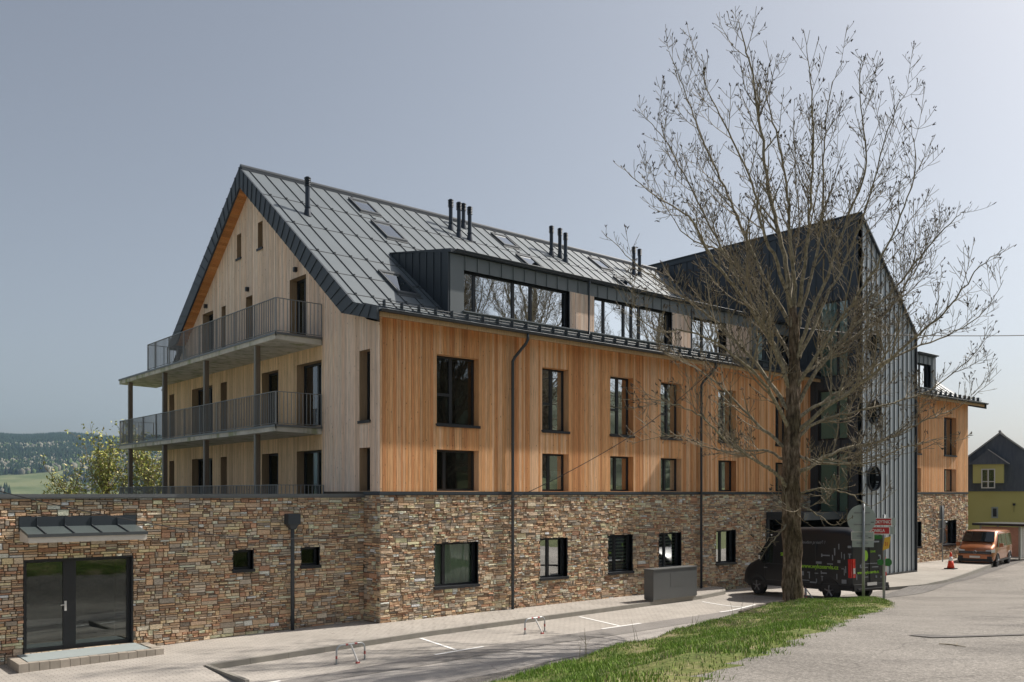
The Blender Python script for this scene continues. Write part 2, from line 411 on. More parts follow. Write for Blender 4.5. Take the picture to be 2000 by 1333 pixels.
sheet('pavement', 'pavers', lin(-32, 16.3, 90), kerbY, lambda x: 1.2, 4, pave_z)
sheet('pavement_paving', 'cobble', lin(20.9, 31.5, 30), rkerbY, lambda x: .6, 5, lambda x, y: .06)
sheet('pavement', 'pavers', lin(31.5, 60, 30), rkerbY, lambda x: 4.6 if x > 41 else .5, 5, lambda x, y: .062)
# kerbs
mb = MB()
def kerb(pts, z0f, z1f, w=.12):
    for i in range(len(pts)-1):
        (xa, ya), (xb, yb) = pts[i], pts[i+1]; d = Vector((xb-xa, yb-ya)).normalized(); nx_, ny_ = -d.y*w, d.x*w
        g = .006; xb2, yb2 = xb-d.x*g, yb-d.y*g
        mb.hexa([(xa, ya, z0f(xa, ya)-.1), (xb2, yb2, z0f(xb, yb)-.1), (xb2+nx_, yb2+ny_, z0f(xb, yb)-.1), (xa+nx_, ya+ny_, z0f(xa, ya)-.1),
                 (xa, ya, z1f(xa, ya)+.006), (xb2, yb2, z1f(xb, yb)+.006), (xb2+nx_, yb2+ny_, z1f(xb, yb)+.006), (xa+nx_, ya+ny_, z1f(xa, ya)+.006)])
xx = lin(-6.2, 16.2, 22); kerb([(x, kerbY(x)-.02) for x in xx], ground, pave_z)
kerb([(-6.2, -4.7), (-6.2, -2.5)], ground, pave_z, .10)
xx = lin(20.9, 60, 39); kerb([(x, rkerbY(x)-.04) for x in xx], ground, lambda x, y: .062)
tag(mb.build('kerb', 'kerb'), kind='structure')
# markings
mb = MB()
def strip(p, q, w, lift=.012):
    d = (Vector(q)-Vector(p)); n = max(1, int(d.length/.5)); dn = d.normalized(); nx_, ny_ = -dn.y*w/2, dn.x*w/2
    for i in range(n):
        a = Vector(p)+d*i/n; b = Vector(p)+d*(i+1)/n
        mb.poly([(a.x+nx_, a.y+ny_, ground(a.x, a.y)+lift), (a.x-nx_, a.y-ny_, ground(a.x, a.y)+lift), (b.x-nx_, b.y-ny_, ground(b.x, b.y)+lift), (b.x+nx_, b.y+ny_, ground(b.x, b.y)+lift)])
for (xa, ya, xb, yb) in [(-.18, -2.39, -.52, -4.45), (6.2, -2.2, 5.71, -4.4), (12.48, -2.3, 11.96, -4.5)]: strip((xa, ya), (xb, yb), .10)
for (xa, xb) in [(-6.76, -5.5), (-1.3, .3), (4.85, 6.6), (10.6, 12.6)]: strip((xa, parkY(xa)+.02), (xb, parkY(xb)+.03), .10)
tag(mb.build('road_marking', 'white_paint'), kind='structure')
# dark patch and crack on the near road
mb = MB()
def onroad(px, py):
    lo, hi = 4., 60.
    for _ in range(40):
        m = (lo+hi)/2; x, y = cw((px-1000)/1743*m, m)
        if 3.9-(py-963)/1743*m > ground(x, y): lo = m
        else: hi = m
    x, y = cw((px-1000)/1743*lo, lo); return (x, y, ground(x, y))
P = [onroad(*q) for q in [(1772, 1242), (1800, 1240), (1860, 1243.5), (2060, 1238), (2060, 1240), (1868, 1246), (1820, 1247)]]
mb.poly([(x, y, z+.012) for x, y, z in P])
tag(mb.build('road_patch', 'asphalt_dark'), kind='structure')
for pts, mt in (([(1700, 1172), (1790, 1141), (1850, 1131), (1900, 1118), (1945, 1103), (2010, 1083), (2010, 1092), (1960, 1110), (1900, 1131), (1830, 1146), (1760, 1160)], 'asphalt_dark'),):
    mb = MB(); pp = [onroad(*q) for q in pts]; cx_, cy_ = sum(p[0] for p in pp)/len(pp), sum(p[1] for p in pp)/len(pp)
    N_ = 14
    for i in range(len(pp)):
        a, b = pp[i], pp[(i+1) % len(pp)]
        for q in range(N_):
            f0, f1 = q/N_, (q+1)/N_; P4 = [(cx_+(a[0]-cx_)*f0, cy_+(a[1]-cy_)*f0), (cx_+(b[0]-cx_)*f0, cy_+(b[1]-cy_)*f0), (cx_+(b[0]-cx_)*f1, cy_+(b[1]-cy_)*f1), (cx_+(a[0]-cx_)*f1, cy_+(a[1]-cy_)*f1)]
            if q == 0: P4 = P4[1:]
            mb.poly([(x, y, ground(x, y)+.009+(.004 if mt == 'asphalt_mid' else 0)) for x, y in P4])
    tag(mb.build('road_patch', mt), kind='structure')
# ------------------------------------------------------------------ grassy bank
V = []; F = []; rng = np.random.default_rng(3); DN = 90; TN = 22
dd = [3+24.6*i/DN for i in range(DN+1)]
bank_edge = []
for i, d in enumerate(dd):
    ul = interp(CU, d)-.62; ur = interp(RU, d)
    if d > 25: ur = 10.75+(d-25)*.25
    ur += .10*math.sin(d*5.1)+.07*math.sin(d*11.3); ul += .06*math.sin(d*4)
    if d > 26.3: s_ = (d-26.3)/1.3; ul = ul + (ur-ul)*.45*s_*s_; ur = ur-(ur-ul)*.3*s_*s_
    bank_edge.append((ul, ur))
    for j in range(TN+1):
        t_ = j/TN; u = ul+(ur-ul)*t_; x, y = cw(u, d); edge = min(1, min(t_, 1-t_)*9, (DN-i)/4)
        hb = .05*math.sin(x*1.7+y)*math.cos(y*2.1-x)+.03*math.sin(x*4.3+1)*math.sin(y*5)
        V.append((x, y, ground(x, y)-.03+edge*(.09+hb*.8)))
for i in range(DN):
    for j in range(TN):
        k = i*(TN+1)+j; F.append((k, k+1, k+TN+2, k+TN+1))
tag(npmesh('grass_bank', V, F, 'turf', smooth=True), kind='structure')
BV = np.array(V).reshape(DN+1, TN+1, 3)
def bank_point(a, b):      # bilinear lookup in the bank grid, a along depth, b across
    i = np.minimum((a*DN).astype(int), DN-1); j = np.minimum((b*TN).astype(int), TN-1); fa = (a*DN-i)[:, None]; fb = (b*TN-j)[:, None]
    return BV[i, j]*(1-fa)*(1-fb)+BV[i+1, j]*fa*(1-fb)+BV[i, j+1]*(1-fa)*fb+BV[i+1, j+1]*fa*fb
def vnoise(x, y, s, seed):
    r = np.random.default_rng(seed).random((64, 64)); X = x*s; Y = y*s; i = np.floor(X).astype(int); j = np.floor(Y).astype(int); fx = X-i; fy = Y-j
    fx = fx*fx*(3-2*fx); fy = fy*fy*(3-2*fy); g = lambda a, b: r[a % 64, b % 64]
    return g(i, j)*(1-fx)*(1-fy)+g(i+1, j)*fx*(1-fy)+g(i, j+1)*(1-fx)*fy+g(i+1, j+1)*fx*fy
N = 170000
a = rng.random(N)**.85; b = rng.random(N); P = bank_point(a, b)
dens = vnoise(P[:, 0], P[:, 1], .9, 1)*.6+vnoise(P[:, 0], P[:, 1], 3.1, 2)*.4
keep = (dens > .36+.22*rng.random(N)) | (rng.random(N) < .22); keep &= ~((b > .93) & (rng.random(N) < .5)); P = P[keep]; dens = dens[keep]; n = len(P)
h = (.025+.062*rng.random(n)**2)*(.45+.95*dens); an = rng.random(n)*6.283; w = .0035+.004*rng.random(n)
w *= (1+.5*np.linspace(0, 0, n)); lean = (rng.random((n, 2))-.5)*1.1*h[:, None]
dx = np.cos(an)*w; dy = np.sin(an)*w; Vb = np.zeros((n, 5, 3))
Vb[:, 0] = P+np.stack([-dx, -dy, -.01+0*dx], 1); Vb[:, 1] = P+np.stack([dx, dy, -.01+0*dx], 1)
mid = P+np.stack([lean[:, 0]*.35, lean[:, 1]*.35, h*.6], 1); Vb[:, 2] = mid+np.stack([dx*.7, dy*.7, 0*dx], 1); Vb[:, 3] = mid+np.stack([-dx*.7, -dy*.7, 0*dx], 1)
Vb[:, 4] = P+np.stack([lean[:, 0], lean[:, 1], h], 1)
Fq = []; idx = np.arange(n)*5
F3 = np.concatenate([np.stack([idx, idx+1, idx+2], 1), np.stack([idx, idx+2, idx+3], 1), np.stack([idx+3, idx+2, idx+4], 1)])
pal = np.array([(.17, .28, .04), (.25, .38, .07), (.12, .21, .04), (.30, .38, .12), (.42, .36, .22)])
pr = rng.random(n)+ (dens-.5)*-.25; pr += .35*(vnoise(P[:, 0]+31, P[:, 1], .55, 8)-.5); ci = np.digitize(pr, [.27, .56, .74, .9]); ci = np.clip(ci, 0, 4); cc = pal[ci]*(.8+.45*rng.random((n, 1)))
tag(npmesh('grass', Vb.reshape(-1, 3), F3, 'blade', np.concatenate([cc, cc, cc])), 'short spring grass covering the bank beside the road', 'grass', kind='stuff')
# dry weed stalks along the crest
mb = MB(); r = random.Random(5)
for (px, d) in [(1143, 15.8), (1147, 16.0), (1243, 17.4), (1250, 17.5), (1351, 19.3), (1357, 19.4), (1435, 21.3), (1441, 21.2), (1446, 21.6), (1466, 22.2), (1130, 15.6)]:
    u = (px-1000)/1743*d; x, y = cw(u, d); z = ground(x, y); hh = r.uniform(.3, .62); p = [(x, y, z)]; lx, ly = r.uniform(-.05, .05), r.uniform(-.05, .05)
    for k in range(1, 5): p.append((x+lx*k/4*2+r.uniform(-.01, .01), y+ly*k/4*2, z+hh*k/4))
    mb.tube(p, [.006, .005, .004, .003, .002], 3)
    if r.random() < .6: mb.tube([p[2], (p[2][0]+r.uniform(-.18, .18), p[2][1]+r.uniform(-.1, .1), p[2][2]+.14)], [.004, .002], 3)
tag(mb.build('weed_stalks', 'twig_bark'), 'thin dry weed stalks standing along the top edge of the grassy bank', 'weeds', kind='stuff')
# low stone edging at the top of the bank
mb = MB()
for (p0, p1, d0, d1) in [(1452, 1490, 23.2, 24.1), (1491, 1532, 24.1, 25.0)]:
    x0, y0 = cw((p0-1000)/1743*d0, d0); x1, y1 = cw((p1-1000)/1743*d1, d1); z0, z1 = ground(x0, y0), ground(x1, y1)
    dv = Vector((x1-x0, y1-y0)).normalized(); nx_, ny_ = -dv.y*.14, dv.x*.14
    mb.hexa([(x0, y0, z0-.3), (x1, y1, z1-.3), (x1+nx_, y1+ny_, z1-.3), (x0+nx_, y0+ny_, z0-.3), (x0, y0, z0+.09), (x1, y1, z1+.09), (x1+nx_, y1+ny_, z1+.09), (x0+nx_, y0+ny_, z0+.09)])
tag(mb.build('bank_edging', 'mortar'), kind='structure')

# ------------------------------------------------------------------ THE HOUSE
FF = Fr((0, 0), (1, 0), (0, -1)); FG = Fr((0, 0), (0, 1), (-1, 0)); FW = Fr((0, .9), (1, 0), (0, -1))
house = empty('apartment_building', (0, 0, 0))
tag(house, 'long timber and stone apartment house with grey metal roof, gable balconies and dark stair tower', 'building')
H_ = house
RZ, RY, RK = 16.0, 9.0, .77
def roofz(y):
    if y <= .75: return 9.65-(.75-y)*(9.65-9.29)/1.35
    return RZ-RK*abs(y-RY)
rs = random.Random(11)
PALST = [s2l(*c) for c in [(168, 140, 108), (182, 158, 128), (160, 152, 138), (140, 134, 124), (190, 156, 112), (200, 190, 170), (128, 108, 88), (164, 122, 90), (150, 128, 104), (184, 170, 146), (132, 124, 112), (166, 148, 126), (196, 164, 124), (150, 112, 84), (176, 152, 120), (186, 168, 138), (172, 138, 100)]]
def stones(mb, F, s0, s1, z0, z1, holes, seed, n0=0., bright=1.):
    r = random.Random(seed); leaves = []
    def split(a, b, c, d, lev):
        w, h = b-a, d-c
        if h > .17 or (h > .09 and r.random() < .5):
            m = c+h*r.uniform(.35, .65); split(a, b, c, m, lev+1); split(a, b, m, d, lev+1); return
        if w > .46 or (w > .22 and r.random() < .5) or (w > .13 and h > .09 and r.random() < .25):
            m = a+w*r.uniform(.3, .7); split(a, m, c, d, lev+1); split(m, b, c, d, lev+1); return
        leaves.append((a, b, c, d))
    z = z0
    while z < z1:
        h = r.uniform(.14, .36)
        if z+h > z1-.06: h = z1-z
        s = s0-r.uniform(0, .4)
        while s < s1:
            w = r.uniform(.3, .8); split(max(s, s0), min(s+w, s1), z, z+h, 0); s += w
        z += h
    for q in leaves:
        if q[1]-q[0] < .02: continue
        for (a, b, c, d) in sub_rects([q], holes):
            if b-a < .03 or d-c < .02: continue
            g = r.uniform(.003, .008); j = lambda: r.uniform(-.006, .006)
            nb = n0+r.uniform(.0, .038); cl = r.choice(PALST); k = r.uniform(.76, 1.2)*bright*1.75; g_ = sum(cl)/3; cl = tuple(min(.78, (x*.66+g_*.34)*k*q_) for x, q_ in zip(cl, (1.06, .98, .90)))
            a += g; b -= g; c += g*.7; d -= g*.7; jt = [j()*1.6 for _ in range(8)]; tilt = [r.uniform(-.010, .010) for _ in range(4)]
            base_ = [F.p(a, c, n0-.03), F.p(b, c, n0-.03), F.p(b, d, n0-.03), F.p(a, d, n0-.03)]
            e = .004
            top = [F.p(a+e+abs(jt[0]), c+e*.6+abs(jt[1])*.6, nb+tilt[0]), F.p(b-e-abs(jt[2]), c+e*.6+abs(jt[3])*.6, nb+tilt[1]), F.p(b-e-abs(jt[4]), d-e*.6-abs(jt[5])*.6, nb+tilt[2]), F.p(a+e+abs(jt[6]), d-e*.6-abs(jt[7])*.6, nb+tilt[3])]
            mb.hexa(base_+top, cl, skip=(0,))
def backing(mb, F, s0, s1, z0, z1, holes, n=-.02, t=.12):
    for (a, b, c, d) in sub_rects([(s0, s1, z0, z1)], holes): mb.fbox(F, a, b, c, d, n-t, n)
# palette of boards
def board_col(r, pal, lo, hi):
    c = r.choice(pal); k = r.uniform(lo, hi); return tuple(x*k for x in c)
PLAR = [(.74, .385, .175), (.77, .43, .21), (.81, .48, .26), (.71, .34, .14), (.75, .395, .18), (.82, .52, .31), (.62, .285, .12)]
PGAB = [(.83, .63, .49), (.87, .70, .57), (.79, .58, .44), (.85, .66, .53), (.79, .62, .51)]
PSH = [(.74, .52, .32), (.78, .56, .35), (.68, .47, .28), (.76, .54, .34)]  # boards below the balconies: weathering and painted slab shade in one tone
def boards(mb, F, s0, s1, z0, z1f, holes, pal, seed, lo=.86, hi=1.12, wmin=.06, wmax=.125, n0=0.):
    r = random.Random(seed); s = s0
    while s < s1-.01:
        w = min(r.uniform(wmin, wmax), s1-s)
        if s1-(s+w) < .04: w = s1-s
        zt = (z1f(s), z1f(s+w)) if callable(z1f) else (z1f, z1f)
        cl = board_col(r, pal, lo, hi); nn = n0+.018+r.uniform(0, .004)
        pieces = sub_rects([(s, s+w, z0, max(zt))], holes)
        for (a, b, c, d) in pieces:
            if b-a < .012: continue
            top = (d, d)
            if d >= max(zt)-1e-6:
                f = lambda q: zt[0]+(zt[1]-zt[0])*(q-s)/w
                top = (f(a), f(b))
                if min(top) <= c: continue
            mb.fbox(F, a+.003, b-.003, c, d, n0-.015, nn, cl, zt=top)
        s += w
# windows -------------------------------------------------------------------
def window(F, s0, s1, z0, z1, depth=.24, mull=(), trans=None, rev='reveal_wood', sill=True, extra=None, gl='glass', kind='window', fr=.065, room=1.0, parent=None, label=None, rmat='interior'):
    r = random.Random(int(s0*97+z0*13)); parent = parent or H_
    mb = MB(); n = -depth
    mb.fbox(F, s0, s0+fr, z0, z1, n-.07, n); mb.fbox(F, s1-fr, s1, z0, z1, n-.07, n)
    mb.fbox(F, s0+fr, s1-fr, z0, z0+fr, n-.07, n); mb.fbox(F, s0+fr, s1-fr, z1-fr, z1, n-.07, n)
    W_ = s1-s0
    for m in mull: mb.fbox(F, s0+W_*m-.055, s0+W_*m+.055, z0+fr, z1-fr, n-.07, n+.006)
    if trans:
        a, b, zf = trans; zz = z0+(z1-z0)*zf; mb.fbox(F, s0+W_*a+(fr if a == 0 else .055), s0+W_*b-(fr if b == 1 else .055), zz-.045, zz+.045, n-.07, n+.004)
    o = mb.build(kind, 'frame_metal', parent)
    if label: o['label'] = label
    mb = MB(); mb.fbox(F, s0+.02, s1-.02, z0+.02, z1-.02, n-.045, n-.035); mb.build('pane', gl, o)
    mb = MB(); e = .03; c = lambda: board_col(r, ([(.40, .27, .165), (.44, .30, .19)] if F is FG else PLAR) if rev == 'reveal_wood' else [(1, 1, 1)], .8, 1.0)
    f0, f1 = n-.07, (.014 if rev == 'reveal_wood' else .012)
    mb.fbox(F, s0-e, s0, z0-e, z1+e, f0, f1, c()); mb.fbox(F, s1, s1+e, z0-e, z1+e, f0, f1, c()); mb.fbox(F, s0, s1, z1, z1+e, f0, f1, c()); mb.fbox(F, s0, s1, z0-e, z0, f0, f1 if not sill else n+.02, c())
    mb.build('reveal', rev, o)
    if sill:
        mb = MB(); mb.fbox(F, s0-.04, s1+.04, z0-.035, z0+.012, n, .07); mb.fbox(F, s0-.04, s1+.04, z0-.075, z0-.036, .052, .07); mb.build('sill', 'frame_metal', o)
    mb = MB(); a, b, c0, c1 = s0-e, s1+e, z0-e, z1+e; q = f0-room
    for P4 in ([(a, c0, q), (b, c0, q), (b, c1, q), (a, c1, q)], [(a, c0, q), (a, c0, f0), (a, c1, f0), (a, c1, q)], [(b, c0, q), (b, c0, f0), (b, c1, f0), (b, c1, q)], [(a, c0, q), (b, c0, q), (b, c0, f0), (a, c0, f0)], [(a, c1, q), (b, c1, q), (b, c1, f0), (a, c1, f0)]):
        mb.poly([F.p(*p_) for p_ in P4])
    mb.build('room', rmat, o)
    if extra:
        kind_, ea, eb, za, zb = extra; mb = MB(); sa, sb = s0+W_*ea, s0+W_*eb; ya, yb = z0+(z1-z0)*za, z0+(z1-z0)*zb
        if kind_ == 'curtain':
            N_ = 40
            for i in range(N_):
                f = lambda k: (sa+(sb-sa)*k/N_, -.17-depth+.025*math.sin(k*1.35)+.01*math.sin(k*.5))
                p0, p1 = f(i), f(i+1); mb.poly([F.p(p0[0], ya, p0[1]), F.p(p1[0], ya, p1[1]), F.p(p1[0], yb, p1[1]), F.p(p0[0], yb, p0[1])])
            mb.build('curtain', 'curtain', o)
        elif kind_ == 'blind':
            k = int((yb-ya)/.13)
            for i in range(k): mb.fbox(F, sa, sb, ya+i*.13, ya+i*.13+.065, -depth-.13, -depth-.12)
            mb.build('blind', 'blind', o)
        elif kind_ == 'film':
            mb.fbox(F, sa, sb, ya, yb, -depth-.06, -depth-.055); mb.build('film_or_pale_panel', 'film', o)
    return o
# --- main long wall
UP = [(2.07, 3.75), (6.55, 7.82), (9.97, 11.24), (12.85, 14.12), (16.54, 17.80), (20.75, 21.85), (33.25, 34.90), (37.75, 39.36)]
LO = [(2.07, 3.75), (6.55, 7.82), (9.97, 11.24), (12.85, 14.12), (16.54, 17.80), (20.75, 21.85), (33.25, 34.90), (37.75, 39.36)]
ST = [(2.0, 3.72), (6.46, 7.76), (9.87, 11.21), (12.76, 14.11), (16.39, 17.76), (33.2, 34.95), (37.55, 39.36)]
ZU, ZL, ZS = (6.06, 8.26), (3.96, 5.27), (.93, 2.31)
TX0, TX1, TY = 23.64, 28.86, -2.5
holesU = [(a, b, *ZU) for a, b in UP]+[(a, b, 3.9, ZL[1]) for a, b in LO]
holesS = [(a, b, *ZS) for a, b in ST]+[(20.15, TX0, -.5, 2.95)]
LX = 40.97
mb = MB(); backing(mb, FF, 0, TX0, 3.9, 9.45, [(a-.02, b+.02, c-.02, d+.02) for a, b, c, d in holesU]); backing(mb, FF, TX1, LX, 3.9, 9.45, [(a-.02, b+.02, c-.02, d+.02) for a, b, c, d in holesU])
backing(mb, FF, 0, TX0, -.4, 3.9, holesS, -.03); backing(mb, FF, TX1, LX, -.4, 3.9, holesS, -.03)
mb.box(LX-.15, LX-.02, .14, 18, -.4, 9.4); mb.box(.13, LX-.15, 17.8, 17.95, -.4, 9.3); mb.box(20.0, 20.14, .15, 3, -.4, 3.0); mb.box(20.14, TX0, 2.9, 3.0, -.4, 3.0)
mb.build('wall_core', 'mortar', H_)
for xa_, xb_, sd_ in ((.0, TX0, 21), (TX1, LX, 22)):
    mb = MB(); boards(mb, FF, xa_, xb_, 3.94, 9.16, holesU, PLAR, sd_); mb.build('timber_cladding', 'larch', H_)
mb = MB(); stones(mb, FF, 0.0, TX0, -.25, 3.83, holesS, 31); stones(mb, FF, TX1, LX, -.25, 3.83, holesS, 32)
stones(mb, FG, 0.0, .9, -.25, 3.83, [], 33)
mb.build('stone_cladding', 'stone', H_)
mb = MB(); mb.fbox(FF, -.05, TX0, 3.84, 3.935, -.02, .06); mb.fbox(FF, TX1, LX, 3.84, 3.935, -.02, .06); mb.fbox(FG, -.04, .88, 3.842, 3.937, -.02, .045); mb.build('flashing', 'dark_metal', H_)
for i, (a, b) in enumerate(UP):
    window(FF, a, b, *ZU, mull=(.43 if i == 0 else .52,), trans=(0, .43 if i == 0 else .52, .44), extra=('film', .5, .95, 0, .12) if i == 4 else None)
for i, (a, b) in enumerate(LO):
    window(FF, a, b, *ZL, mull=(.28 if i == 0 else .42,), sill=False, extra=('film', .05, .95, .0, .55) if i == 1 else (('curtain', .45, .95, 0, 1) if i == 3 else None))
for i, (a, b) in enumerate(ST):
    window(FF, a, b, *ZS, depth=.2, mull=(.28 if i == 0 else .42,), rev='frame_metal', extra=('curtain', .0, 1., 0, 1) if i == 0 else (('blind', 0, 1, 0, 1) if i in (2, 3) else None))
# eave soffit + fascia board + gutter + snow guard + downpipes
mb = MB()
for i, (x0, x1) in enumerate([(-.34, TX0), (TX1, 42.0)]):
    mb.box(x0, x1, -.52, -.03, 9.165, 9.19, (.56, .33, .16)); mb.box(x0, x1, -.545, -.52, 9.05, 9.19, (.60, .40, .22))
mb.build('eave_soffit', 'larch', H_)
def gutter(mb, x0, x1, y, z, r=.075):
    k = 7; prof = [(y+r*math.cos(math.pi+math.pi*i/k), z+r*math.sin(math.pi+math.pi*i/k)) for i in range(k+1)]
    for i in range(k):
        (a, b), (c, d) = prof[i], prof[i+1]; mb.poly([(x0, a, b), (x1, a, b), (x1, c, d), (x0, c, d)])
    mb.poly([(x0, p[0], p[1]) for p in prof]); mb.poly([(x1, p[0], p[1]) for p in prof]); mb.tube([(x0, y-r, z), (x1, y-r, z)], .012, 6)
mb = MB(); gutter(mb, -.38, TX0, -.66, 9.25); gutter(mb, TX1, 42.15, -.66, 9.25); mb.build('gutter', 'dark_metal', H_)
def downpipe(pts, r=.05, mat='dark_metal', label=None):
    mb = MB(); mb.tube(pts, r, 10)
    x, y = pts[-1][0], pts[-1][1]; z0, z1 = pts[-1][2], pts[-2][2]; k = max(1, int((z1-z0)/2))
    for i in range(1, k+1):
        z = z0+(z1-z0)*i/(k+.5); mb.tube([(x, y, z-.02), (x, y, z+.02)], r+.008, 10)
    o = mb.build('downpipe', mat, H_, smooth=True)
    return o
downpipe([(5.32, -.66, 9.2), (5.32, -.66, 8.98), (5.29, -.6, 8.86), (5.15, -.2, 8.44), (5.12, -.12, 8.3), (5.12, -.12, .0)])
downpipe([(15.5, -.66, 9.2), (15.5, -.66, 8.98), (15.46, -.6, 8.86), (15.3, -.2, 8.44), (15.27, -.12, 8.3), (15.27, -.12, .0)])
mb = MB()
for x0, x1 in [(-.3, TX0), (TX1, 42.)]:
    for k, (dz, dy) in enumerate([(.10, 0), (.19, .03)]): mb.tube([(x0, -.38+dy, roofz(-.38)+dz), (x1, -.38+dy, roofz(-.38)+dz)], .016, 6)
    x = x0+.2
    while x < x1: mb.box(x, x+.012, -.46, -.3, roofz(-.4)-.02, roofz(-.38)+.24); x += .62
mb.build('snow_guard', 'seam_metal', H_)
# --- roof
def roof_part(mb, x0, x1, ya, yb, th=.05, n=1):
    za, zb = roofz(ya), roofz(yb)
    mb.hexa([(x0, ya, za-th), (x1, ya, za-th), (x1, yb, zb-th), (x0, yb, zb-th), (x0, ya, za), (x1, ya, za), (x1, yb, zb), (x0, yb, zb)])
DX0, DX1, DY = 3.25, TX0, .88
mb = MB()
roof_part(mb, -.4, 42.1, -.6, .75); roof_part(mb, -.4, DX0, .75, 9.0); roof_part(mb, DX0, TX0, 4.2, 9.0)
roof_part(mb, TX0, 36.0, .75, 9.0); roof_part(mb, 36.0, 38.6, 4.2, 9.0); roof_part(mb, 38.6, 42.1, .75, 9.0)
mb.hexa([(-.4, 16.55, roofz(16.55)-.05), (42.1, 16.55, roofz(16.55)-.05), (42.1, 9., RZ-.05), (-.4, 9., RZ-.05), (-.4, 16.55, roofz(16.55)), (42.1, 16.55, roofz(16.55)), (42.1, 9., RZ), (-.4, 9., RZ)])
mb.hexa([(.0, 18.6, roofz(18.6)-.05), (42.1, 18.6, roofz(18.6)-.05), (42.1, 16.55, roofz(16.55)-.05), (.0, 16.55, roofz(16.55)-.05), (.0, 18.6, roofz(18.6)), (42.1, 18.6, roofz(18.6)), (42.1, 16.55, roofz(16.55)), (.0, 16.55, roofz(16.55))])
mb.build('roof', 'roof_metal', H_)
mb = MB()     # standing seams, cross welts
def seam(x, ya, yb, w=.018, h=.04):
    za, zb = roofz(ya), roofz(yb); mb.hexa([(x-w/2, ya, za), (x+w/2, ya, za), (x+w/2, yb, zb), (x-w/2, yb, zb), (x-w/2, ya, za+h), (x+w/2, ya, za+h), (x+w/2, yb, zb+h), (x-w/2, yb, zb+h)])
x = -.12
WY = [1.2, 2.35, 3.6, 5.3, 7.1]
while x < 42:
    if not (TX0-.1 < x < TX1+.1):
        seam(x, -.6, .75)
        if x < DX0 or 38.7 < x: seam(x, .75, 8.9)
        elif x < TX0: seam(x, 4.4, 8.9)
        elif x > TX1: seam(x, .75 if x < 36 else 4.4, 8.9)
    x += .62
for y in WY:
    z = roofz(y)
    for x0, x1 in ([(-.4, DX0-.02), (38.7, 42.1)] if y < 4.4 else [(-.4, TX0), (TX1, 42.1)]):
        dy, dz = .014, .014*RK
        mb.hexa([(x0, y-dy, z-dz), (x1, y-dy, z-dz), (x1, y+dy, z+dz), (x0, y+dy, z+dz), (x0, y-dy, z-dz+.022), (x1, y-dy, z-dz+.022), (x1, y+dy, z+dz+.022), (x0, y+dy, z+dz+.022)])
        xx = x0+.28
        while xx < x1:
            zz = roofz(y); mb.box(xx-.03, xx+.03, y-.03, y+.03, zz-.02, zz+.07); xx += .62
mb.build('roof_seams', 'seam_metal', H_)
mb = MB(); mb.box(-.42, TX0+.2, 8.86, 9.14, 15.86, 16.0); mb.tube([(-.42, 9, 16.05), (TX0+.2, 9, 16.05)], .09, 10); mb.box(TX1, 42.1, 8.86, 9.14, 15.86, 16.0); mb.tube([(TX1, 9, 16.05), (42.1, 9, 16.05)], .09, 10)
mb.build('ridge_cap', 'dark_metal', H_)
# verge fascia
top = [(-.6, 9.30), (.75, 9.66), (9.0, 16.01), (16.55, roofz(16.55)+.01)]
bot = [(-.6, 8.93), (1.45, 9.43), (9.0, 15.28), (15.5, roofz(15.5)-.73)]
for xv, nm in ((-.47, 'verge_fascia'), (42.1, 'verge_fascia')):
    mb = MB()
    for i in range(3):
        (a, b), (c, d) = top[i], top[i+1]; (e, f), (g, h2) = bot[i], bot[i+1]
        n = max(2, int(abs(c-a)/.36)) if i else 4
        for k in range(n):
            t0, t1 = k/n, (k+1)/n; L = lambda p, q, t_: (p[0]+(q[0]-p[0])*t_, p[1]+(q[1]-p[1])*t_)
            A, B, C_, D = L(top[i], top[i+1], t0), L(top[i], top[i+1], t1), L(bot[i], bot[i+1], t1), L(bot[i], bot[i+1], t0)
            mb.hexa([(xv, D[0], D[1]), (xv, C_[0], C_[1]), (xv+.07, C_[0], C_[1]), (xv+.07, D[0], D[1]), (xv, A[0], A[1]), (xv, B[0], B[1]), (xv+.07, B[0], B[1]), (xv+.07, A[0], A[1])])
            s = .014
            mb.hexa([(xv-.025, D[0]-s, D[1]), (xv-.025, D[0]+s, D[1]), (xv+.02, D[0]+s, D[1]), (xv+.02, D[0]-s, D[1]), (xv-.025, A[0]-s, A[1]), (xv-.025, A[0]+s, A[1]), (xv+.02, A[0]+s, A[1]), (xv+.02, A[0]-s, A[1])])
    mb.build(nm, 'dark_metal', H_)
mb = MB(); r = random.Random(3)       # boarded soffit under the verge
for side in (-1, 1):
    y = 1.55 if side < 0 else 9.0; ye = 9.0 if side < 0 else 15.6
    while y < ye:
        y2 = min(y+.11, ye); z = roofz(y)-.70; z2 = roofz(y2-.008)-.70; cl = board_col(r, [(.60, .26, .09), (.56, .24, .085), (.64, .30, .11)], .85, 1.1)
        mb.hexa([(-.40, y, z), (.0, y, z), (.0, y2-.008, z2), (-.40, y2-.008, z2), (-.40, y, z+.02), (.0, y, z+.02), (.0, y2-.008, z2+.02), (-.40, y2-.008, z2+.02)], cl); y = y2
mb.build('verge_soffit', 'larch', H_)
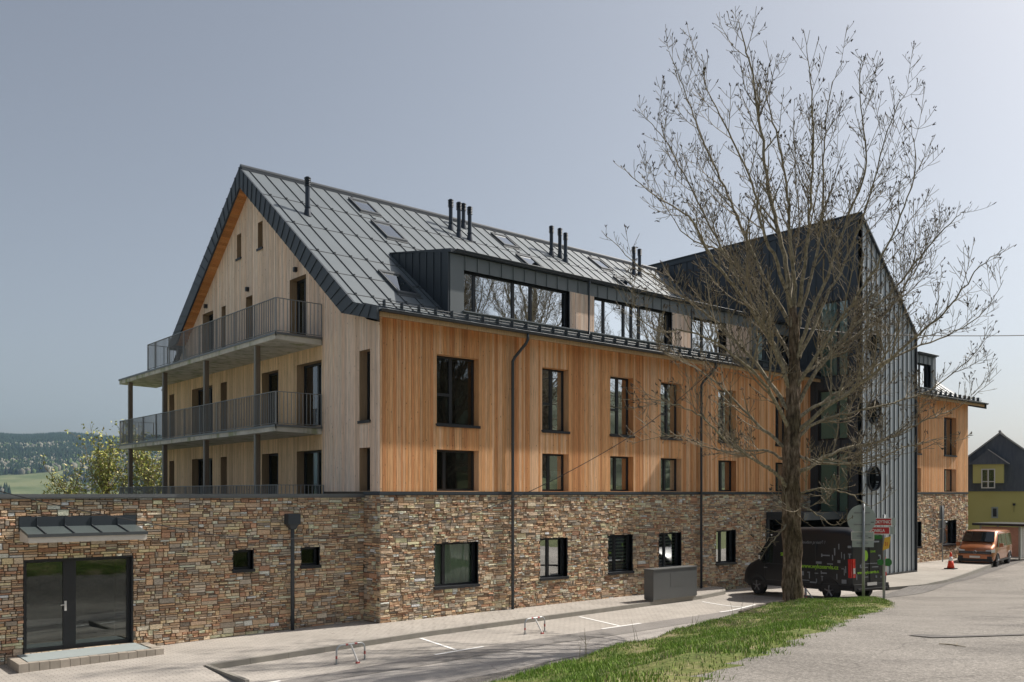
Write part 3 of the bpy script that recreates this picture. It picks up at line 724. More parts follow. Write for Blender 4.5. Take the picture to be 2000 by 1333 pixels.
# --- gable wall
L2 = [(3.54, 5.30), (6.7, 8.04), (11.2, 11.8), (12.65, 14.85), (16.92, 17.53)]
GH = [(.52, 1.15, 6.10, 8.27), (.52, 1.15, 3.93, 5.28)]
for a, b in L2: GH += [(a, b, 6.12, 8.28), (a, b, 3.0, 5.32)]
TOP4 = [(4.62, 5.82), (8.84, 9.41), (11.30, 11.72), (12.56, 13.67)]
for a, b in TOP4: GH.append((a, b, 9.02, 11.3))
GH += [(9.84, 10.24, 12.88, 13.84), (7.97, 8.37, 12.88, 13.88)]
gt = lambda y: min(roofz(y)-.66, 15.4)
mb = MB()
s = 0.
while s < 18:
    s2 = min(s+.25, 18)
    for (a, b, c, d) in sub_rects([(s, s2, 2.6, max(gt(s), gt(s2)))], [(p-.02, q+.02, u_-.02, v_+.02) for p, q, u_, v_ in GH]):
        f = (lambda q: gt(q)) if d > 9.4 and abs(d-max(gt(s), gt(s2))) < 1e-6 else (lambda q: d)
        if min(f(a), f(b)) > c: mb.fbox(FG, a, b, c, d, -.14, -.02, zt=(f(a)+.02, f(b)+.02))
    s = s2
mb.build('wall_core', 'mortar', H_)
mb = MB()
boards(mb, FG, 0, 3.48, 3.94, lambda y: roofz(y)-.45 if y < 1.3 else gt(y), GH, PGAB, 41)
boards(mb, FG, 3.48, 18.0, 9.0, gt, GH, PGAB, 42)
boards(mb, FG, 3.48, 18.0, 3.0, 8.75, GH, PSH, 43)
mb.build('timber_cladding', 'larch', H_)
window(FG, .52, 1.15, 6.10, 8.27, mull=(), depth=.26); window(FG, .52, 1.15, 3.96, 5.28, mull=(), depth=.26, sill=False)
for a, b in L2:
    for z0, z1 in ((6.12, 8.28), (3.0, 5.32)): window(FG, a, b, z0, z1, depth=.26, mull=(.42,) if b-a > 1.2 else (), sill=False, gl='glass_bright' if (a < 4 or a == 12.65) and z0 > 6 else 'glass', kind='balcony_door' if b-a > 1.2 else 'window')
for a, b in TOP4: window(FG, a, b, 9.04, 11.3, depth=.26, mull=(.5,) if b-a > 1.05 else (), sill=False, kind='balcony_door' if b-a > 1.05 else 'window')
window(FG, 9.84, 10.24, 12.90, 13.84, depth=.2); window(FG, 7.97, 8.37, 12.90, 13.88, depth=.2)
for y in (13.2, 9.18, 5.29):
    mb = MB(); mb.fbox(FG, y-.06, y+.06, 11.5, 11.64, .02, .14); mb.fbox(FG, y-.05, y+.05, 11.48, 11.5, .03, .13); mb.build('wall_lamp', 'frame_metal', H_)
# --- balconies
def slab(z0, z1):
    mb = MB(); mb.hexa([(-1.66, 3.5, z0+.04), (-.03, 3.5, z0), (-.03, 19.2, z0), (-1.66, 19.2, z0+.04), (-1.66, 3.5, z1), (-.03, 3.5, z1), (-.03, 19.2, z1), (-1.66, 19.2, z1)])
    o = mb.build('balcony', 'concrete', H_)
    mb = MB(); mb.box(-1.69, -1.67, 3.46, 19.22, z1-.04, z1+.035); mb.box(-1.69, -.03, 3.46, 3.48, z1-.04, z1+.035); mb.box(-1.67, -.03, 3.48, 19.2, z1+.004, z1+.012)
    mb.build('edge_flashing', 'coping', o); return o
slabU = slab(8.74, 8.97); slabL = slab(5.82, 6.04)
def railing(parent, y0, y1, z0, z1, ret=False, mat='rail_metal'):
    mb = MB(); X = -1.64
    def run(p, q):
        d = Vector(q)-Vector(p); L = d.length; dn = d.normalized(); nx_, ny_ = -dn.y, dn.x; k = int(L/.13)
        def bar(t, wa, wb, za, zb):
            c = Vector(p)+dn*t; P4 = [(c.x+dn.x*wa*i+nx_*wb*j, c.y+dn.y*wa*i+ny_*wb*j) for i, j in ((-1, -1), (1, -1), (1, 1), (-1, 1))]
            mb.hexa([(x, y, za) for x, y in P4]+[(x, y, zb) for x, y in P4])
        for i in range(k+1):
            big = i % 12 == 0; bar(L*i/k, .018 if big else .006, .02 if big else .013, z0+(-.12 if big else .06), z1-.02)
        c0, c1 = Vector(p), Vector(q)
        for zz, h in ((z1-.02, .02), (z0+.05, .012)):
            P4 = [(c0.x+nx_*.025, c0.y+ny_*.025), (c0.x-nx_*.025, c0.y-ny_*.025), (c1.x-nx_*.025, c1.y-ny_*.025), (c1.x+nx_*.025, c1.y+ny_*.025)]
            mb.hexa([(x, y, zz) for x, y in P4]+[(x, y, zz+h) for x, y in P4])
    run((X, y0), (X, y1)); run((-.03, y0), (X, y0)); run((X, y1), (-.03, y1))
    return mb.build('railing', mat, parent)
railing(slabU, 3.52, 15.47, 9.0, 10.10); railing(slabL, 3.52, 19.15, 6.06, 7.13)
mb = MB(); mb.box(-1.66, .0, 3.4, 19.2, 2.7, 3.0); mb.box(-30, 0, 1.2, 19.2, 2.9, 3.0); tr = mb.build('terrace', 'concrete', H_)
railing(tr, 3.4, 19.15, 3.05, 4.16)
for y in (5.1, 9.45, 13.75, 18.05):
    for z0, z1 in ((3.0, 5.84), (6.05, 8.77)):
        mb = MB(); mb.box(-1.57, -1.43, y, y+.16, z0, z1, (.20, .155, .115)); mb.box(-1.60, -1.573, y+.02, y+.14, z0, z1, (.26, .25, .23)); mb.build('post', 'post_wood', H_)
# --- dormer band
def dormer(x0, x1, cuts, panels, cheek_l=True, cheek_r=False):
    FD = Fr((0, DY), (1, 0), (0, -1)); zb, zt = 9.70, 11.82; z0, z1 = 9.98, 11.34
    root = empty('dormer', (0, 0, 0), 0, H_)
    holes = [(a, b, z0, z1) for a, b, *_ in cuts]
    mb = MB(); backing(mb, FD, x0+.03, x1, zb-.1, zt, holes, -.03, .08); mb.box(x0+.03, x1, DY+.1, 4.6, 9.5, 9.6); mb.build('wall_core', 'mortar', root)
    mb = MB(); s = x0; 
    hs2 = holes+[(a, b, z0, z1) for a, b in panels]
    for (a, b, c, d) in sub_rects([(x0, x1, zb-.08, zt)], hs2): mb.fbox(FD, a, b, c, d, -.02, .015)
    ss = x0+.62
    while ss < x1:
        for (a, b, c, d) in sub_rects([(ss-.014, ss+.014, zb-.08, zt-.02)], hs2): mb.fbox(FD, a, b, c, d, .015, .05)
        ss += .53
    mb.fbox(FD, x0+.5, x1, z0-.045, z0-.01, .015, .11); mb.build('front_cladding', 'dormer_metal', root)
    for a, b in panels: mb = MB(); boards(mb, FD, a, b, z0-.005, z1, [], PGAB, int(a*7), n0=0); mb.build('timber_panel', 'larch', root)
    for a, b, mull, sub in cuts:
        mbf = MB()
        o = window(FD, a, b, z0, z1, depth=.16, mull=mull, rev='frame_metal', sill=False, gl='glass_bright', parent=root, fr=.06)
    # roof of the dormer: a shallow lid falling to the front
    mb = MB(); yb = 4.45; zk = roofz(yb)
    mb.hexa([(x0-.06, DY-.12, zt), (x1, DY-.12, zt), (x1, yb, zk-.02), (x0-.06, yb, zk-.02), (x0-.06, DY-.12, zt+.12), (x1, DY-.12, zt+.12), (x1, yb, zk+.05), (x0-.06, yb, zk+.05)])
    mb.build('dormer_roof', 'dark_metal', root)
    mb = MB(); gutter(mb, x0+.1, x1, DY-.19, zt+.1, .06); mb.build('gutter', 'dark_metal', root)
    for side, xc in ((cheek_l, x0), (cheek_r, x1)):
        if not side: continue
        mb = MB(); ww = .06; xa = xc-ww if xc == x0 else xc; y = DY
        while y < 4.4:
            y2 = min(y+.42, 4.4); lo = lambda q: roofz(q)-.05; hi = lambda q: zt+.02+(zk-zt)*(q-DY)/(yb-DY)
            mb.hexa([(xa, y, lo(y)), (xa+ww, y, lo(y)), (xa+ww, y2, lo(y2)), (xa, y2, lo(y2)), (xa, y, hi(y)), (xa+ww, y, hi(y)), (xa+ww, y2, hi(y2)), (xa, y2, hi(y2))])
            sx = -.03 if xc == x0 else ww
            mb.hexa([(xa+sx, y-.014, lo(y)), (xa+sx+.03, y-.014, lo(y)), (xa+sx+.03, y+.014, lo(y)), (xa+sx, y+.014, lo(y)), (xa+sx, y-.014, hi(y)), (xa+sx+.03, y-.014, hi(y)), (xa+sx+.03, y+.014, hi(y)), (xa+sx, y+.014, hi(y))])
            y = y2
        mb.build('cheek', 'dark_metal', root)
    return root
dormer(DX0, DX1, [(3.82, 8.72, (.115, .47, .64), None), (10.04, 14.6, (.15, .40, .50, .60), None), (15.85, 18.3, (.40,), None), (20.6, 23.2, (.5,), None)],
       [(8.75, 10.02), (14.63, 15.83), (18.33, 20.2)])
dormer(36.0, 38.6, [(36.2, 38.05, (.45,), None)], [], False, True)
for xp, zt_ in ((9.6, 11.85), (15.7, 11.85)):
    downpipe([(xp, DY-.19, zt_+.02), (xp, DY-.19, zt_-.12), (xp, DY-.16, zt_-.3), (xp, DY-.16, 9.85), (xp, DY-.3, 9.72)], .04)
# --- roof windows
for (x0, x1, ya, yb, wing) in [(3.85, 4.76, 7.52, 8.5, 0), (3.87, 4.78, 5.65, 6.85, 0), (1.75, 2.64, 1.68, 2.92, 0), (11.15, 12.05, 7.5, 8.47, 0), (11.2, 12.1, 5.9, 6.8, 0), (17.3, 18.15, 7.45, 8.4, 0), (17.4, 18.2, 5.9, 6.8, 0)]:
    mb = MB(); za, zb = roofz(ya), roofz(yb)
    def rb(x0, x1, ya, yb, h0, h1):
        za, zb = roofz(ya), roofz(yb); mb.hexa([(x0, ya, za+h0), (x1, ya, za+h0), (x1, yb, zb+h0), (x0, yb, zb+h0), (x0, ya, za+h1), (x1, ya, za+h1), (x1, yb, zb+h1), (x0, yb, zb+h1)])
    rb(x0, x0+.08, ya, yb, 0, .11); rb(x1-.08, x1, ya, yb, 0, .11); rb(x0+.08, x1-.08, ya, ya+.08, 0, .105); rb(x0+.08, x1-.08, yb-.12, yb, 0, .12); rb(x0-.06, x1+.06, ya-.06, ya, 0, .03)
    o = mb.build('skylight', 'seam_metal', H_); mb = MB(); rb(x0+.07, x1-.07, ya+.07, yb-.1, .05, .07); mb.build('pane', 'glass_bright', o)
# --- vent pipes
for (x, y, zt) in [(.87, 6.21, 15.2), (8.53, 7.95, 16.47), (8.53, 7.37, 16.21), (9.6, 8.45, 16.65), (9.06, 7.31, 16.11), (14.22, 7.73, 16.39), (14.73, 7.69, 16.37), (14.78, 7.36, 16.09), (20.0, 7.76, 16.46), (20.47, 7.79, 16.43)]:
    mb = MB(); zb = roofz(y)-.1; mb.tube([(x, y, zb), (x, y, zt-.3)], .085, 16); mb.tube([(x, y, zb+.02), (x, y, zb+.30)], [.15, .10], 16); mb.tube([(x, y, zb+.35), (x, y, zb+.39)], .11, 16)
    for k in range(5):
        z = zt-.32+k*.065; mb.tube([(x, y, z), (x, y, z+.03)], [.125, .105], 16); mb.tube([(x, y, z+.03), (x, y, z+.065)], .075, 12)
    mb.tube([(x, y, zt-.03), (x, y, zt)], [.12, .06], 16); o = mb.build('vent_pipe', 'vent_metal', H_, smooth=False)
# --- stair tower
tw = empty('stair_tower', (0, 0, 0), 0, H_)
TZ = 16.42
def tz(x): return TZ-.92*(x-TX0)
FT = Fr((0, TY), (1, 0), (0, -1)); FL = Fr((TX0, 0), (0, 1), (-1, 0))
zb0 = .14
gl_bands = [(9.25, 12.75), (6.35, 8.65), (2.98, 5.75)]
lh = [(-1.92, -.45, a, b) for a, b in gl_bands]
mb = MB()
for (a, b, c, d) in sub_rects([(TY, .0, 2.95, TZ), ], lh): mb.fbox(FL, a, b, c, d, -.12, -.0)
mb.fbox(FL, 0., 10.2, 9.0, TZ, -.12, 0); mb.fbox(FL, TY, -1.9, zb0, 2.95, -.12, 0)
mb.build('side_cladding', 'dark_metal', tw)  # same cladding as the front, with its shade kept in the darker colour
mb = MB(); y = TY+.1
while y < 10.2:
    lo = 2.95 if y < 0 else 9.0
    if y < -1.9: lo = zb0
    for (a, b, c, d) in sub_rects([(y-.013, y+.013, lo, TZ-.22)], lh): mb.fbox(FL, a, b, c, d, 0, .035)
    y += .42
mb.fbox(FL, TY-.04, 10.25, TZ-.22, TZ+.04, 0., .06); mb.build('side_seams', 'dark_metal', tw)
mb = MB(); P5 = [(TX0, zb0), (TX1, zb0), (TX1, tz(TX1)), (TX0, TZ)]
# front: panels around round windows and louvre built as strips between seams
RW = [(24.86, 10.69, .55), (24.80, 7.6, .55), (24.78, 4.56, .55)]
def hole_at(x, z):
    if 24.3 < x < 25.45 and 11.95 < z < 13.05: return True
    return any((x-a)**2+(z-b)**2 < r_*r_ for a, b, r_ in RW)
xs_ = lin(TX0+.12, TX1, 100); 
def strips(x0, x1):
    xm = (x0+x1)/2; segs = []; blocked = []
    for a, b, r_ in RW:
        d = abs(xm-a)
        if d < r_: hh = math.sqrt(r_*r_-d*d); blocked.append((b-hh, b+hh))
    if 24.3 < xm < 25.45: blocked.append((11.95, 13.05))
    blocked.sort(); z = zb0
    for a, b in blocked: segs.append((z, a)); z = b
    segs.append((z, None)); return segs
for i in range(100):
    x0, x1 = xs_[i], xs_[i+1]
    for a, b in strips(x0, x1):
        if b is None: mb.fbox(FT, x0, x1, a, 0, -.1, 0, zt=(tz(x0), tz(x1)))
        else: mb.fbox(FT, x0, x1, a, b, -.1, 0)
mb.fbox(FT, TX0, TX0+.12, zb0, TZ, -.1, .0, zt=(TZ, TZ-.1))
mb.build('front_cladding', 'lit_clad_metal', tw)
mb = MB(); x = TX0+.14
while x <= TX1:
    for a, b in strips(x-.01, x+.01):
        if b is None: mb.fbox(FT, x-.018, x+.018, a, tz(x), 0, .045)
        else: mb.fbox(FT, x-.018, x+.018, a, b, 0, .045)
    x += .43
mb.build('front_seams', 'seam_metal', tw)
mb = MB(); mb.fbox(FT, TX0, TX1+.05, zb0-.08, zb0+.0, -.1, .12); mb.fbox(FT, TX1, TX1+.06, zb0, tz(TX1), -.15, .12); mb.build('base_trim', 'frame_metal', tw)
for a, b, r_ in RW:
    mb = MB(); k = 40; ring = [(a+r_*math.cos(2*math.pi*i/k), b+r_*math.sin(2*math.pi*i/k)) for i in range(k)]
    for i in range(k):
        (p, q), (p2, q2) = ring[i], ring[(i+1) % k]; mb.hexa([FT.p(p, q, -.25), FT.p(p2, q2, -.25), FT.p(a+(p2-a)*1.05, b+(q2-b)*1.05, -.25), FT.p(a+(p-a)*1.05, b+(q-b)*1.05, -.25), FT.p(p, q, .12), FT.p(p2, q2, .12), FT.p(a+(p2-a)*1.05, b+(q2-b)*1.05, .12), FT.p(a+(p-a)*1.05, b+(q-b)*1.05, .12)])
    o = mb.build('round_window', 'frame_metal', tw); mb = MB(); mb.poly([FT.p(p, q, -.16) for p, q in ring]); mb.build('pane', 'glass', o)
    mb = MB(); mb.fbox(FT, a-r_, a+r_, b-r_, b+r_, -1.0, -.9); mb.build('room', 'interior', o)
mb = MB()
for k in range(8): z = 12.0+k*.135; mb.hexa([FT.p(24.3, z, -.08), FT.p(25.45, z, -.08), FT.p(25.45, z+.05, -.02), FT.p(24.3, z+.05, -.02), FT.p(24.3, z+.03, -.08), FT.p(25.45, z+.03, -.08), FT.p(25.45, z+.08, -.02), FT.p(24.3, z+.08, -.02)])
for x0, x1 in ((24.27, 24.32), (25.43, 25.48)): mb.fbox(FT, x0, x1, 11.92, 13.08, -.1, .06)
mb.fbox(FT, 24.32, 25.43, 11.92, 11.97, -.1, .06); mb.fbox(FT, 24.32, 25.43, 13.03, 13.08, -.1, .06)
o = mb.build('louvre', 'lit_clad_metal', tw); mb = MB(); mb.fbox(FT, 24.3, 25.45, 11.9, 13.1, -.4, -.3); mb.build('louvre_back', 'interior', o)
mb = MB(); mb.hexa([(TX0-.06, TY-.12, TZ), (TX1+.08, TY-.12, tz(TX1+.08)), (TX1+.08, 10.3, tz(TX1+.08)), (TX0-.06, 10.3, TZ), (TX0-.06, TY-.12, TZ+.1), (TX1+.08, TY-.12, tz(TX1+.08)+.1), (TX1+.08, 10.3, tz(TX1+.08)+.1), (TX0-.06, 10.3, TZ+.1)])
mb.build('tower_roof', 'dark_metal', tw)
mb = MB(); mb.box(TX1-.1, TX1, TY+.1, 10.2, zb0, tz(TX1)); mb.box(TX0, TX1, 10.1, 10.2, 9, tz(TX1)); mb.poly([(TX0, 10.21, 9), (TX1, 10.21, 9), (TX1, 10.21, tz(TX1)), (TX0, 10.21, TZ)]); mb.build('tower_walls', 'dark_metal', tw)
for a, b in gl_bands: window(FL, -1.92, -.45, a, b, depth=.06, mull=(.36,), trans=(0, .36, .35), rev='frame_metal', sill=False, room=1.6, parent=tw, gl='glass_bright' if a > 9 else 'glass', kind='stair_window', rmat='stair_wall', extra=('film', .03, .97, .02, .98))  # pale panels added behind the panes so the dark stairwell glazing reads lighter
# stairwell back panels are pale
# entrance canopy and portal
mb = MB(); mb.box(20.0, TX0-.01, -1.9, -.05, 2.72, 3.05); mb.box(20.0, 20.14, -.12, -.04, 0, 2.72); mb.build('entrance_canopy', 'dark_metal', H_)
mb = MB(); FE = Fr((0, 1.5), (1, 0), (0, -1))
for x in (20.3, 21.4, 22.5, 23.5): mb.fbox(FE, x-.05, x+.05, 0, 2.7, 0, .08)
mb.fbox(FE, 20.3, 23.5, 2.3, 2.4, 0, .07); mb.fbox(FE, 20.3, 23.5, 0., .1, 0, .07); o = mb.build('entrance_door', 'frame_metal', H_); mb = MB(); mb.fbox(FE, 20.2, 23.6, .05, 2.7, .02, .03); mb.build('pane', 'glass', o)
# --- low wing
DO = (-9.35, -6.84, .06, 2.29)
SW = [(-4.17, -3.59, 1.76, 2.30), (-2.11, -1.53, 1.76, 2.30)]
hw = [DO]+SW
mb = MB(); backing(mb, FW, -30, 0., -.6, 3.78, hw, -.03, .25); mb.box(-30, -.1, 1.2, 1.35, 2.9, 3.78); mb.build('wall_core', 'mortar', H_)
mb = MB(); stones(mb, FW, -22, 0., -.4, 3.78, hw+[(-9.45, -6.78, 2.98, 3.3)], 35); mb.build('stone_cladding', 'stone', H_)
mb = MB(); mb.fbox(FW, -22, 0., 3.785, 3.87, -.35, .09); mb.fbox(FW, -22, 0., 3.755, 3.785, .055, .075); mb.build('coping', 'coping', H_)
for (a, b, c, d) in SW: window(FW, a, b, c, d, depth=.16, rev='frame_metal')
mb = MB(); a, b, c, d = DO; n = -.12
mb.fbox(FW, a, a+.09, c, d, n-.07, n); mb.fbox(FW, b-.11, b, c, d, n-.07, n); mb.fbox(FW, a+.09, b-.11, d-.08, d, n-.07, n); mb.fbox(FW, a+.09, b-.11, c, c+.09, n-.07, n)
m = a+(b-a)*.425; mb.fbox(FW, m-.17, m+.12, c+.09, d-.08, n-.07, n+.004)
for x in (a-.001, b-.03): mb.fbox(FW, x, x+.03, c, d, -.119, .02)
mb.fbox(FW, a+.03, b-.03, d-.03, d, -.119, .02)
o = mb.build('entrance_door', 'frame_metal', H_)
mb = MB(); mb.fbox(FW, a+.06, m-.1, c+.05, d-.05, n-.045, n-.035); mb.build('pane', 'glass_bright', o); mb = MB(); mb.fbox(FW, m+.1, b-.08, c+.05, d-.05, n-.045, n-.035); mb.build('pane', 'glass_bright', o)
mb = MB(); hx = m-.12; mb.fbox(FW, hx-.025, hx+.025, 1.0, 1.24, n+.004, n+.02); mb.tube([FW.p(hx, 1.15, n+.02), FW.p(hx, 1.15, n+.07), FW.p(hx-.12, 1.15, n+.075)], .012, 8); mb.build('handle', 'sign_white', o)
mb = MB()
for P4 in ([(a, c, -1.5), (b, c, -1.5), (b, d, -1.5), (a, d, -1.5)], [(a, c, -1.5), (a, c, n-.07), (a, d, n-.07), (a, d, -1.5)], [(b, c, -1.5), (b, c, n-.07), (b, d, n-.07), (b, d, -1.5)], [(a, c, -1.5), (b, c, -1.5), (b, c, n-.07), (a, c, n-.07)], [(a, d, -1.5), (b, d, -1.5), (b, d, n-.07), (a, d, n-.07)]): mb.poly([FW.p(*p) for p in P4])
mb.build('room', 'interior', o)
# canopy over that door
mb = MB(); ca, cb = -9.45, -6.78; Fz = lambda n_: 3.09-.16*n_/.93
mb.fbox(FW, ca, cb, 3.08, 3.33, .0, .05)
x = ca+.38
while x < cb-.1: mb.fbox(FW, x-.012, x+.012, 3.08, 3.31, .05, .075); x += .615
cp = mb.build('canopy', 'dark_metal', H_)
mb = MB(); mb.hexa([FW.p(ca, 3.03, .03), FW.p(cb, 3.03, .03), FW.p(cb, 2.88, .93), FW.p(ca, 2.88, .93), FW.p(ca, 3.09, .03), FW.p(cb, 3.09, .03), FW.p(cb, 2.935, .93), FW.p(ca, 2.935, .93)]); mb.build('sheet_roof', 'canopy_sheet', cp)
mb = MB(); x = ca+.38
while x < cb-.1:
    mb.hexa([FW.p(x-.012, 3.09, .05), FW.p(x+.012, 3.09, .05), FW.p(x+.012, 2.935, .93), FW.p(x-.012, 2.935, .93), FW.p(x-.012, 3.12, .05), FW.p(x+.012, 3.12, .05), FW.p(x+.012, 2.965, .93), FW.p(x-.012, 2.965, .93)]); x += .615
mb.fbox(FW, ca-.01, cb+.01, 2.87, 2.945, .93, .95); mb.build('seams', 'seam_metal', cp)
mb = MB(); mb.hexa([FW.p(ca+.01, 2.74, .03), FW.p(cb-.01, 2.74, .03), FW.p(cb-.01, 2.74, .92), FW.p(ca+.01, 2.74, .92), FW.p(ca+.01, 3.02, .03), FW.p(cb-.01, 3.02, .03), FW.p(cb-.01, 2.87, .92), FW.p(ca+.01, 2.87, .92)]); mb.build('fascia', 'pale_board', cp); MATS  # pale boxed underside
# rain head + pipe on the wing
mb = MB(); mb.fbox(FW, -2.66, -2.28, 3.0, 3.3, .03, .3); mb.hexa([FW.p(-2.55, 2.85, .1), FW.p(-2.40, 2.85, .1), FW.p(-2.40, 2.85, .24), FW.p(-2.55, 2.85, .24), FW.p(-2.62, 3.0, .05), FW.p(-2.32, 3.0, .05), FW.p(-2.32, 3.0, .28), FW.p(-2.62, 3.0, .28)]); mb.build('rain_head', 'dark_metal', H_)
downpipe([(-2.47, .73, 2.9), (-2.47, .73, 2.8), (-2.47, .73, -.03)], .055)
# stoop
mb = MB(); mb.box(-9.5, -6.8, -.25, .86, -.3, .055); st_ = mb.build('door_step', 'step_slab', H_)
mb = MB(); r = random.Random(8); xk = -9.68
def blk(x0, x1, y0, y1, zt): k = r.uniform(.85, 1.1); mb.box(x0, x1, y0, y1, -.4, zt+r.uniform(-.006, .006), tuple(k*q for q in (.40, .355, .30)))
x = -9.52
while x < -6.82: blk(x, x+.205, -.46, -.26, .05); x += .215
for y in (-.46, -.22, .02, .26, .50): blk(-9.73, -9.53, y, y+.22, .05)
for y in (-.46, -.22, .02, .26, .50): blk(x+.0, x+.2, y, y+.22, .05)
mb.build('edging_blocks', 'tinted', st_)

# ------------------------------------------------------------------ green neighbouring house
def frame_of(u, d, ang):
    x, y = cw(u, d); return x, y
gh = empty('green_house', (0, 0, 0)); tag(gh, 'olive green rendered house with dark clad gable at the right edge of the view', 'building')
a_ = R_(31.8); dd_ = np.array([math.sin(a_), math.cos(a_)]); ga = np.array([math.cos(a_), -math.sin(a_)])
def ghp(s, z, n):   # s along gable, n towards the viewer
    u, d = np.array([32.7, 59.8])+ga*s-dd_*n; x, y = cw(u, d); return (x, y, z)
class GF: 
    def p(s, a, z, n): return ghp(a, z, n)
FH = GF()
mb = MB(); mb.fbox(FH, -4.3, 4.3, -.3, 4.15, -12, 0); mb.build('wall', 'green_render', gh)
mb = MB(); mb.prism([(-4.6, 4.12), (4.6, 4.12), (0, 7.85)], lambda s, z: ghp(s, z, -.05), lambda s, z: ghp(s, z, .08)); 
for k in range(26):
    s = -4.3+k*.34; zt = 7.85-abs(s)*.811; 
    if zt > 4.3: mb.fbox(FH, s-.012, s+.012, 4.14, zt-.02, .08, .1)
mb.fbox(FH, -4.6, 4.6, 4.0, 4.14, 0., .14); mb.build('gable_cladding', 'slate', gh)
mb = MB()
for sg in (-1, 1):
    mb.hexa([ghp(sg*4.85, 3.92, .2), ghp(0, 7.86, .2), ghp(0, 7.86, -12), ghp(sg*4.85, 3.92, -12), ghp(sg*4.85, 4.02, .2), ghp(0, 7.98, .2), ghp(0, 7.98, -12), ghp(sg*4.85, 4.02, -12)])
mb.tube([ghp(0, 8.0, .2), ghp(0, 8.0, -12)], .09, 8); mb.build('roof', 'pale_metal', gh)
mb = MB(); mb.fbox(FH, -1.55, .25, 4.55, 5.85, .0, .9); dm = mb.build('dormer', 'green_render', gh)
mb = MB(); mb.prism([(-1.8, 5.8), (.5, 5.8), (-.65, 6.75)], lambda s, z: ghp(s, z, -.1), lambda s, z: ghp(s, z, 1.1)); mb.build('dormer_roof', 'slate', dm)
mb = MB(); mb.hexa([ghp(-.65, 6.76, 1.15), ghp(.55, 5.8, 1.15), ghp(.55, 5.8, .2), ghp(-.65, 6.76, .2), ghp(-.65, 6.82, 1.15), ghp(.6, 5.84, 1.15), ghp(.6, 5.84, .2), ghp(-.65, 6.82, .2)]); mb.build('verge', 'pale_metal', dm)
mb = MB(); 
for q in ((-1.05, -.98), (-.68, -.60), (-.3, -.23)): mb.fbox(FH, q[0], q[1], 4.2, 5.5, .9, .96)
for q in ((4.2, 4.27), (4.62, 4.68), (5.43, 5.5)): mb.fbox(FH, -.98, -.3, q[0], q[1], .9, .955)
w_ = mb.build('window', 'sign_white', dm); mb = MB(); mb.fbox(FH, -1.0, -.28, 4.22, 5.48, .90, .91); mb.build('pane', 'glass', w_)
mb = MB(); mb.fbox(FH, -.16-.35, .14-.35+.1, 2.2, 2.95, -.05, .03); w_ = mb.build('window', 'sign_back', gh); mb = MB(); mb.fbox(FH, -.42, -.2, 2.3, 2.85, .03, .04); mb.build('pane', 'frame_metal', w_)
mb = MB(); mb.fbox(FH, 1.75, 2.4, 5.0, 5.45, .08, .16); mb.build('skylight', 'glass_bright', gh)
mb = MB(); mb.fbox(FH, .75, .9, 3.05, 3.2, 0, .12); mb.tube([ghp(.82, 3.05, .06), ghp(.82, 2.6, .06)], .01, 5); mb.build('wall_lamp', 'plastic', gh)
# dark rail fence beside the green house
mb = MB()
for k in range(6):
    mb.fbox(FH, 1.75+k*1.6, 1.85+k*1.6, -.3, 1.0, 1.9, 2.0)
f_ = empty('rail_fence', ghp(1.8, 0, 2)); f_.location = ghp(1.8, 0, 2)
o = mb.build('post', 'frame_metal'); 
mb2 = MB(); mb2.fbox(FH, 1.5, 10, .75, .85, 2.0, 2.04); mb2.fbox(FH, 1.5, 10, .35, .45, 2.0, 2.04); o2 = mb2.build('rail', 'frame_metal')
for q in (o, o2): q.parent = f_; q.location = tuple(-v for v in f_.location)
tag(f_, 'dark two rail fence in front of the green house at the right edge', 'fence')
# bin shelter with pale slats
bs = empty('bin_shelter', (42.9, -2.2, 0)); tag(bs, 'small white slatted shelter with a flat dark roof behind the copper van', 'shelter')
mb = MB(); 
for k in range(7): mb.box(0.12+k*.36, .12+k*.36+.24, 0, .04, .05, 1.85)
for z in (.4, .9, 1.4): mb.box(.1, 2.6, .04, .08, z, z+.06)
mb.build('slat_panel', 'sign_white', bs)
mb = MB()
for x in (0, 2.6):
    for y in (0, 2.2): mb.box(x, x+.1, y, y+.1, -.05, 1.9)
mb.build('frame', 'sign_back', bs); mb = MB(); mb.box(0.02, .05, .1, 2.2, .1, 1.85, (.42, .26, .2)); mb.build('side_panel', 'tinted', bs)
mb = MB(); mb.box(-.35, 3.0, -.35, 2.6, 1.92, 2.06); mb.build('roof', 'frame_metal', bs)

